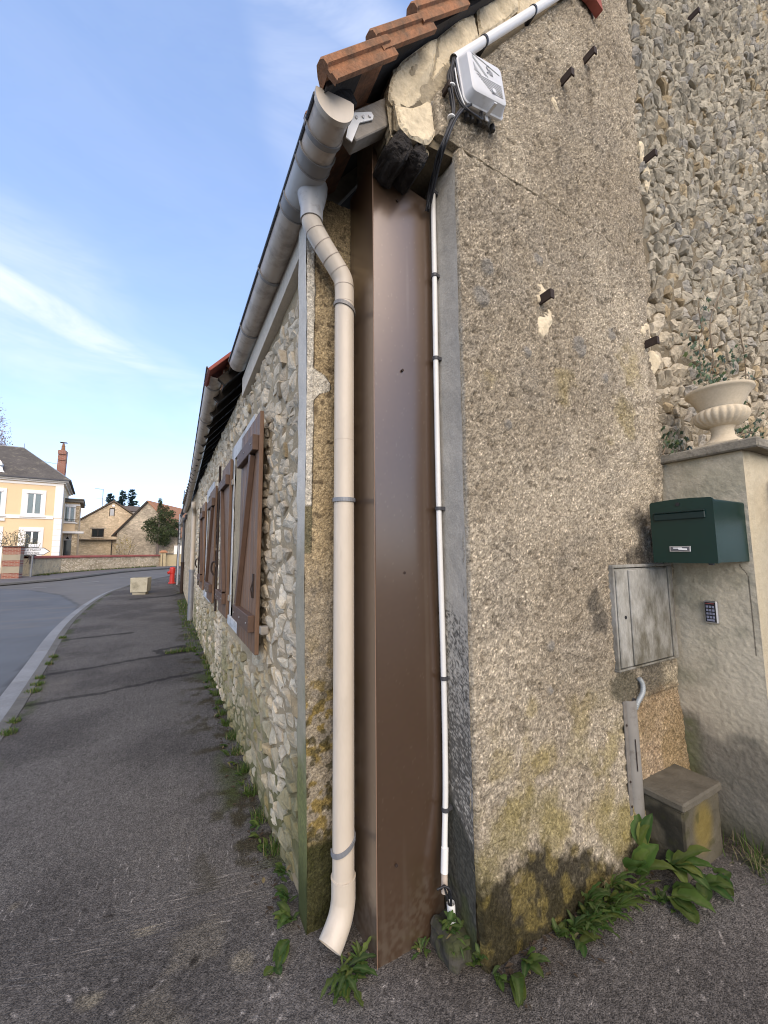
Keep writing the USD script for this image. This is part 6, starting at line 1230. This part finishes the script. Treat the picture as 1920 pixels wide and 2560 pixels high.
dm = obj('dormer', [lb(-5.2, -3.42, 0.1, 1.6, 6.85, 7.75), ], M['white_wall'], rf, label='white curved dormer at the left edge of the slate roof')
obj('scroll', [prism(Polygon(np.vstack([np.stack([0.85 * np.cos(t_ := np.linspace(0, math.pi, 18)), 0.62 * np.sin(t_)], 1), [(-0.85, 0), (0.85, 0)]])), ((*L2(-4.2, 0.08), 7.55), (*hu, 0), (0, 0, 1)), 0.12), prism(Polygon([(-0.2, 0), (0.14, 0), (0.06, 0.14), (0.02, 0.32), (-0.2, 0.42)]), ((*L2(-3.36, 0.07), 7.08), (*hu, 0), (0, 0, 1)), 0.10)], M['white_wall'], dm)
def far_window(s0, s1, z0, z1, fs0, fs1, fz0, fz1, curtain, parent=ah, base=None, d=0.0, blind=True):
    fr = Polygon([(s0, z0), (s1, z0), (s1, z1), (s0, z1)]).difference(sbox(fs0, fz0, fs1, fz1)); o = np.array([*(P0 if base is None else base), 0.0]) + np.array([*hn, 0]) * (d + 0.002)
    w = obj('window', prism(fr, (tuple(o), (*hu, 0), (0, 0, 1)), 0.05), M['white_wall'], parent)
    B = lambda *q: lb(*q, base=base)
    obj('sill', B(s0 - .05, s1 + .05, d - 0.12, d - 0.052, z0 - 0.06, z0 + 0.02, 0.004), M['white_wall'], w)
    m_ = (fs0 + fs1) / 2; q = 0.05
    obj('frame', [B(fs0, fs0 + q, d - .025, d + .02, fz0, fz1), B(fs1 - q, fs1, d - .025, d + .02, fz0, fz1), B(m_ - .05, m_ + .05, d - .03, d + .02, fz0 + q, fz1 - q), B(fs0 + q, fs1 - q, d - .025, d + .02, fz0, fz0 + q), B(fs0 + q, fs1 - q, d - .025, d + .02, fz1 - q, fz1)], M['white_paint'], w)
    if blind: obj('shutter_box', B(fs0 - .06, fs1 + .04, d - 0.09, d - .03, fz1 - 0.02, fz1 + 0.12, 0.01), M['white_paint'], w)
    obj('pane', B(fs0 + q, fs1 - q, d - .022, d - .018, fz0 + q, fz1 - q), M['pane'] if curtain else M['pane_dark'], w)
    obj('backing', B(fs0 + .01, fs1 - .01, d - .006, d - .003, fz0 + .01, fz1 - .01), M['pane_dark'], w)
    if curtain:
        aa = np.linspace(0, 1, 34)
        for (c0, c1) in ((fs0 + q, m_ - .06), (m_ + .06, fs1 - q)):
            V = [(*( (P0 if base is None else base) + hu * (c0 + (c1 - c0) * a_) + hn * (d - 0.012 + 0.003 * math.sin(a_ * 28)) ), z_) for a_ in aa for z_ in (fz0 + q, fz1 - q)]
            obj('curtain', tm(V, np.array([(2 * i, 2 * i + 2, 2 * i + 3, 2 * i + 1) for i in range(33)])), M['curtain'], w)
far_window(-2.27, -1.03, 4.22, 6.03, -2.0, -1.24, 4.37, 5.80, True)
far_window(-2.28, -1.02, 1.2, 3.48, -1.97, -1.23, 1.25, 3.22, False)
far_window(-4.25, -3.02, 4.22, 6.03, -3.98, -3.22, 4.37, 5.80, True)
far_window(-4.30, -3.04, 1.2, 3.48, -3.98, -3.24, 1.25, 3.22, False)
# annex with porch
PA = np.array([P0[0] + 0.3, 38.0])
ann = lambda *q: lb(*q, base=PA)
obj('annex_wall', [ann(-1.3, 0.06, 0.0, 4.0, 3.25, 5.62), ann(-1.3, -0.95, 0, 4.0, 0.3, 3.2), ann(-1.3, 0.06, 1.2, 4.0, 0.3, 3.25)], M['pale_wall'], ah, label='flat-roofed apricot annex with a porch')
obj('annex_roof', [ann(-1.4, 0.34, -0.30, 4.3, 5.80, 5.90, 0.01), ann(-1.4, 0.30, -0.25, 4.2, 5.622, 5.797, 0.01)], mat('annex_roof_grey', (0.16, 0.145, 0.12), rough=0.8), ah)
obj('annex_trim', [ann(-1.3, 0.10, -0.03, 0.0, 5.36, 5.50), ann(-1.3, 0.42, -0.45, 0.1, 3.22, 3.38, 0.01), ann(-0.92, 0.0, -0.06, 0.0, 3.98, 4.07)], M['white_wall'], ah)
obj('annex_stone_pier', [ann(-0.14, 0.09, -0.02, 0.3, 3.38, 5.35), ann(-0.27, 0.06, -0.3, 0.02, 0.3, 3.215)], M['far_rubble'], ah)
far_window(-0.88, -0.15, 4.08, 5.36, -0.83, -0.19, 4.12, 5.28, True, base=PA)
obj('railing', [tube([(*(PA + hu * a_ - hn * 0.08), z_), (*(PA + hu * b_ - hn * 0.08), z_)], 0.012, 5) for a_, b_, z_ in ((-.88, -.14, 4.32), (-.88, -.14, 4.16))] + [tube([(*(PA + hu * a_ - hn * 0.08), 4.12), (*(PA + hu * a_ - hn * 0.08), 4.33)], 0.010, 5) for a_ in np.linspace(-.88, -.14, 7)], M['iron'], ah)
obj('porch_back', ann(-0.95, -0.27, 1.0, 1.19, 0.3, 3.2), M['white_wall'], ah)
obj('porch_door', [ann(-0.78, -0.32, 0.95, 0.998, 0.5, 2.72)], M['pane_dark'], ah)
obj('porch_lantern', [lathe([(0.0, 2.98), (0.03, 2.97), (0.10, 2.82), (0.085, 2.80)], 10, (*(PA + hu * -.55 + hn * .3), 0)), tube([(*(PA + hu * -.55 + hn * .3), 2.97), (*(PA + hu * -.55 + hn * .3), 3.2)], 0.01, 5)], M['black'], ah)

# ------------------------------------------------------------------ stone barns, antenna
ba = thing('stone_barn', 'pale stone gabled house with two small windows behind the roadside wall', 'house')
ox_, oy_ = -4.75, 46.0
ga = Polygon([(-3.3, 0.2), (2.9, 0.2), (2.9, 4.46), (0, 6.66), (-3.3, 4.26)])
obj('gable', prism(ga, ((ox_, oy_ + 10, 0), (1, 0, 0), (0, 0, 1)), 10), M['barn_stone'], ba)
def roof_pair(o, g, dvec, w, wz, apex, l, th, over, mtl, parent, wr=None):
    wr = wr or w; o, g, dvec = np.array(o), np.array(g), np.array(dvec); sl = (apex - wz) / w; V = []
    for q in (-over, l):
        for s_, z_ in ((-w - .3, wz - .3 * sl), (0, apex), (wr + .3, apex - (wr + .3) * sl)):
            p = o + g * s_ + dvec * q; V += [(*p, z_), (*p, z_ + th)]
    F = []
    for a_, b_ in ((0, 2), (2, 4)):
        F += [(a_, b_, 6 + b_, 6 + a_), (a_ + 1, a_ + 7, b_ + 7, b_ + 1), (a_, a_ + 1, b_ + 1, b_), (6 + a_, 6 + b_, 7 + b_, 7 + a_)]
    F += [(0, 6, 7, 1), (4, 5, 11, 10)]; mm = tm(V, np.array(F)); mm.fix_normals(); return obj('roof', mm, mtl, parent)
brn = mat('brown_barn_roof', (0.13, 0.10, 0.075), rough=0.9, mott=[(3, 0.25), (25, 0.25)])
roof_pair((ox_, oy_), (1, 0), (0, 1), 3.3, 4.30, 6.72, 10.2, 0.14, 0.15, brn, ba, 2.9)
wn = obj('window', [bx(ox_ - 1.56, ox_ - 0.70, oy_ - .03, oy_ + .02, 3.31, 4.03)], M['pane_dark'], ba)
obj('frame', [bx(ox_ - 1.60, ox_ - 1.53, oy_ - .05, oy_ - .031, 3.28, 4.06), bx(ox_ - .73, ox_ - .66, oy_ - .05, oy_ - .031, 3.28, 4.06), bx(ox_ - 1.16, ox_ - 1.10, oy_ - .05, oy_ - .031, 3.31, 4.03), bx(ox_ - 1.52, ox_ - .74, oy_ - .05, oy_ - .031, 3.99, 4.06), bx(ox_ - 1.52, ox_ - .74, oy_ - .05, oy_ - .031, 3.28, 3.34)], M['dark_wood'], wn)
obj('lintel', [bx(ox_ - 1.75, ox_ - 0.5, oy_ - .04, oy_ + .02, 4.07, 4.17), bx(ox_ - 1.68, ox_ - 0.6, oy_ - .08, oy_ + .02, 3.18, 3.26)], M['barn_grey'], wn)
wn2 = obj('window', bx(ox_ - .27, ox_ + .04, oy_ - .02, oy_ + .02, 5.36, 6.0), M['curtain'], ba)
obj('frame', [bx(ox_ + .045, ox_ + .10, oy_ - .05, oy_ + .02, 5.3, 6.02), bx(ox_ - .32, ox_ + .10, oy_ - .05, oy_ + .02, 6.03, 6.09), bx(ox_ - .33, ox_ - .275, oy_ - .04, oy_ + .02, 5.3, 6.02)], M['dark_wood'], wn2)
obj('vent', bx(ox_ - .13, ox_ + .08, oy_ - .06, oy_ + .02, 6.22, 6.42), M['white_paint'], ba)
obj('canopy_beam', [bx(ox_ - 2.6, ox_ + .45, oy_ - .35, oy_ - .02, 2.95, 3.03), bx(ox_ + .0, ox_ + .08, oy_ - .3, oy_ - .22, 0.5, 2.95)], M['dark_wood'], ba)
ab = thing('back_house', 'house with a low brown tiled roof partly hidden behind the pale stone gable', 'house')
obj('wall', bx(-4.2, -2.85, 50, 54, 0.3, 6.2), M['white_wall'], ab); obj('roof', loft([[(-4.9, 49.7, 6.22), (-2.7, 49.7, 6.22), (-2.7, 54.3, 6.22), (-4.9, 54.3, 6.22)], [(-4.9, 52, 7.0), (-2.95, 52, 7.0), (-2.95, 52.1, 7.0), (-4.9, 52.1, 7.0)]], close_a=True), brn, ab)
an = thing('antenna', 'thin television antenna rising from the pale stone gable', 'antenna')
obj('mast', tube([(ox_ - .98, oy_ + .4, 5.6), (ox_ - .98, oy_ + .4, 7.95)], 0.03, 6), M['zinc'], an)
obj('elements', [tube([(ox_ - 1.65, oy_ + .4, 8.0), (ox_ - .95, oy_ + .4, 7.9)], 0.02, 5), tube([(ox_ - 1.5, oy_ + .4, 7.05), (ox_ - .8, oy_ + .4, 6.95)], 0.012, 5)] + [tube([(ox_ - 1.6 + .1 * k, oy_ + .2, 7.99 - .012 * k), (ox_ - 1.6 + .1 * k, oy_ + .6, 7.99 - .012 * k)], 0.008, 4) for k in range(6)], M['zinc'], an)
bb = thing('stone_barn', 'grey stone barn with red-brown tiled roof behind the conifer', 'barn')
g_, d_ = np.array([0.898, -0.44]), np.array([0.44, 0.898]); o2 = np.array([-1.743, 42.0])
obj('gable', prism(Polygon([(-2.62, 0.2), (2.9, 0.2), (2.9, 3.45), (0, 6.36), (-2.62, 3.60)]), ((*(o2 + d_ * 9), 0), (*g_, 0), (0, 0, 1)), 9), M['barn_grey'], bb)
rb = roof_pair(o2, g_, d_, 2.62, 3.66, 6.42, 9.3, 0.12, 0.12, M['barn_tile'], bb, 2.9)
obj('barge_board', [bar((*(o2 - d_ * 0.14 - g_ * 2.9), 3.30), (*(o2 - d_ * 0.14), 6.42), 0.05, 0.16)], M['dark_wood'], rb)
obj('gutter', tube([(*(o2 - d_ * .2 - g_ * 2.95), 3.28), (*(o2 + d_ * 5 - g_ * 2.95), 3.28)], 0.06, 8), M['dark_wood'], bb)

# ------------------------------------------------------------------ trees
def conifer(name, label, base, h, rad, n, seed, cols, size, zlow=0.08, lean=0.0, power=0.9, cat_='tree', group=None):
    r = np.random.default_rng(seed); t = thing(name, label, cat_, group); base = np.array(base, float)
    obj('trunk', tube([base, base + [lean * .5, 0, h * .5], base + [lean, 0, h * 0.97]], [h * 0.022 + .03, h * .013 + .02, 0.012], 7), M['bark'], t)
    V, T = [], []
    nb = max(18, int(h * 13))
    for b in range(nb):
        q = zlow + (1 - zlow) * (b + r.random()) / nb; L = rad * ((1 - q) ** power * 1.0 + 0.05) * r.uniform(0.6, 1.2); az = r.uniform(0, 6.28); d = np.array([math.cos(az), math.sin(az), r.uniform(-0.25, 0.3)]); p0 = base + [lean * q, 0, h * q]
        m_ = int(n / nb * (0.3 + 1.4 * (1 - q))); s_ = r.random(m_) ** 0.7; P = p0 + d * (L * s_)[:, None] + r.normal(0, 1, (m_, 3)) * (0.05 + 0.09 * L) * [1, 1, 0.6]
        D = d + r.normal(0, 0.5, (m_, 3)); D /= np.linalg.norm(D, axis=1)[:, None]; Sd = np.cross(D, r.normal(0, 1, (m_, 3))); Sd /= np.linalg.norm(Sd, axis=1)[:, None]; z = size * r.uniform(.6, 1.4, (m_, 1))
        V.append(np.stack([P - Sd * z * .3, P + Sd * z * .3, P + D * z * 1.2], 1).reshape(-1, 3)); g = lerp(cols[0], cols[1], np.clip(0.5 * s_ + 0.6 * r.random(m_) - 0.05, 0, 1)); T.append(np.repeat(g, 3, 0))
    V = np.vstack(V); obj('crown', tm(V, np.arange(len(V)).reshape(-1, 3)), M['conifer'], t, tint=np.vstack(T)); return t
cf = thing('conifer', 'bushy dark green conifer in front of the grey barn, leaning top', 'tree')
obj('trunk', tube([(-0.8, 40.2, 0.4), (-0.75, 40.2, 3), (-0.72, 40.2, 6.4)], [.12, .09, .02], 7), M['bark'], cf)
MS, TS = [], []
for k, (x, z, rx, rz, n) in enumerate([(-0.75, 3.2, 1.0, 0.75, 1500), (-1.35, 3.9, 0.7, 0.45, 900), (-0.1, 3.6, 0.75, 0.6, 1100), (0.35, 4.3, 0.65, 0.5, 900), (-0.9, 4.5, 0.75, 0.5, 900), (-0.3, 5.0, 0.65, 0.5, 900), (-1.55, 4.35, 0.35, 0.25, 300), (-0.65, 5.6, 0.35, 0.45, 420), (-0.72, 6.2, 0.16, 0.38, 200), (0.15, 5.2, 0.4, 0.35, 350), (0.75, 4.2, 0.3, 0.3, 250), (0.55, 3.4, 0.5, 0.35, 450), (-0.3, 2.7, 0.6, 0.4, 500), (-0.2, 6.0 - .35, 0.25, 0.3, 160)]):
    mm, T = cloud((x, 40.2 + 0.25 * math.sin(k * 2.1), z), (rx, 0.6 * rx + .1, rz), n, 0.085, 400 + k, ((0.020, 0.032, 0.018), (0.085, 0.110, 0.048))); MS.append(mm); TS.append(T)
obj('crown', cat(MS), M['conifer'], cf, tint=np.vstack(TS))
EV = ((0.012, 0.028, 0.034), (0.035, 0.065, 0.068))
for k, (x, y, z, rd, lb_) in enumerate([(-8.2, 75, 11.2, 2.0, 'leftmost dark spruce behind the pale stone gable'), (-6.9, 78, 12.1, 1.9, 'middle dark spruce behind the pale stone gable'), (-5.75, 80, 12.8, 1.9, 'rightmost and tallest dark spruce behind the pale stone gable')]):
    conifer('spruce', lb_, (x, y, 0.3), z - 0.3, rd * 1.25, 7000, 500 + k, EV, 0.29, 0.1, power=0.8)
shrub('ivy_hedge', 'rounded green hedge between apricot annex and pale stone gable', (-8.0, 46.2, 3.6), (0.95, 0.7, 1.15), 1500, 0.10, 510, ((0.045, 0.05, 0.022), (0.16, 0.155, 0.06)), 'hedge', False)
shrub('yellow_bush', 'thin yellow-green flowering bush before the grey barn', (-3.3, 41.2, 2.2), (0.75, 0.5, 1.1), 900, 0.05, 511, ((0.22, 0.18, 0.06), (0.42, 0.34, 0.12)))
bt = thing('bare_tree', 'bare branching tree behind the apricot annex', 'tree'); obj('branches', bare_tree((-8.8, 55, 0.5), 7.6, 61, 0.55, 5, r0=0.11), M['bark_pale'], bt)
bt = thing('bare_tree', 'low bare tree beside the hedge at the annex corner', 'tree'); obj('branches', bare_tree((-9.6, 53, 0.5), 7.9, 62, 0.6, 5, r0=0.10), M['bark_pale'], bt)
bt = thing('bare_tree', 'faint bare tree behind the barn roof near the street house', 'tree'); obj('branches', bare_tree((1.7, 60, 0.5), 7.4, 64, 0.7, 4, r0=0.10), M['bark_pale'], bt)
# the tall poplar at the left edge
pp = thing('poplar', 'tall bare pinkish poplar behind the slate roof at the left edge', 'tree')
obj('trunk', tube([(-19.0, 62, 0.3), (-19.0, 62, 12), (-19.0, 62, 21)], [.35, .22, .05], 8), M['bark'], pp)
r = np.random.default_rng(66); B = []
for k in range(420):
    q = r.uniform(0.30, 1.0); rr_ = 2.35 * min(1.0, (1.04 - q) * 2.3) * r.uniform(.3, 1.0); az = r.uniform(0, 6.28); p0 = np.array([-19.0 + rr_ * .25 * math.cos(az), 62 + rr_ * .25 * math.sin(az), 20.2 * q - 1.5]); p1 = p0 + [rr_ * .75 * math.cos(az), rr_ * .75 * math.sin(az), r.uniform(0.9, 2.2)]
    B.append(tube([p0, (p0 + p1) / 2 + r.normal(0, .12, 3), p1], [.05, .035, .015], 4, caps=False))
    for j in range(5):
        s_ = p0 + (p1 - p0) * r.uniform(.3, 1); B.append(tube([s_, s_ + np.array([r.normal(0, .28), r.normal(0, .28), r.uniform(.25, .8)])], [.024, .010], 4, caps=False))
obj('branches', cat(B), M['bark_pale'], pp)
mm, T = cloud((-19.0, 62, 13.5), (2.2, 2.2, 6.2), 2600, 0.12, 67, ((0.22, 0.175, 0.175), (0.46, 0.38, 0.38)), 0.5); obj('buds', mm, M['conifer'], pp, tint=T)
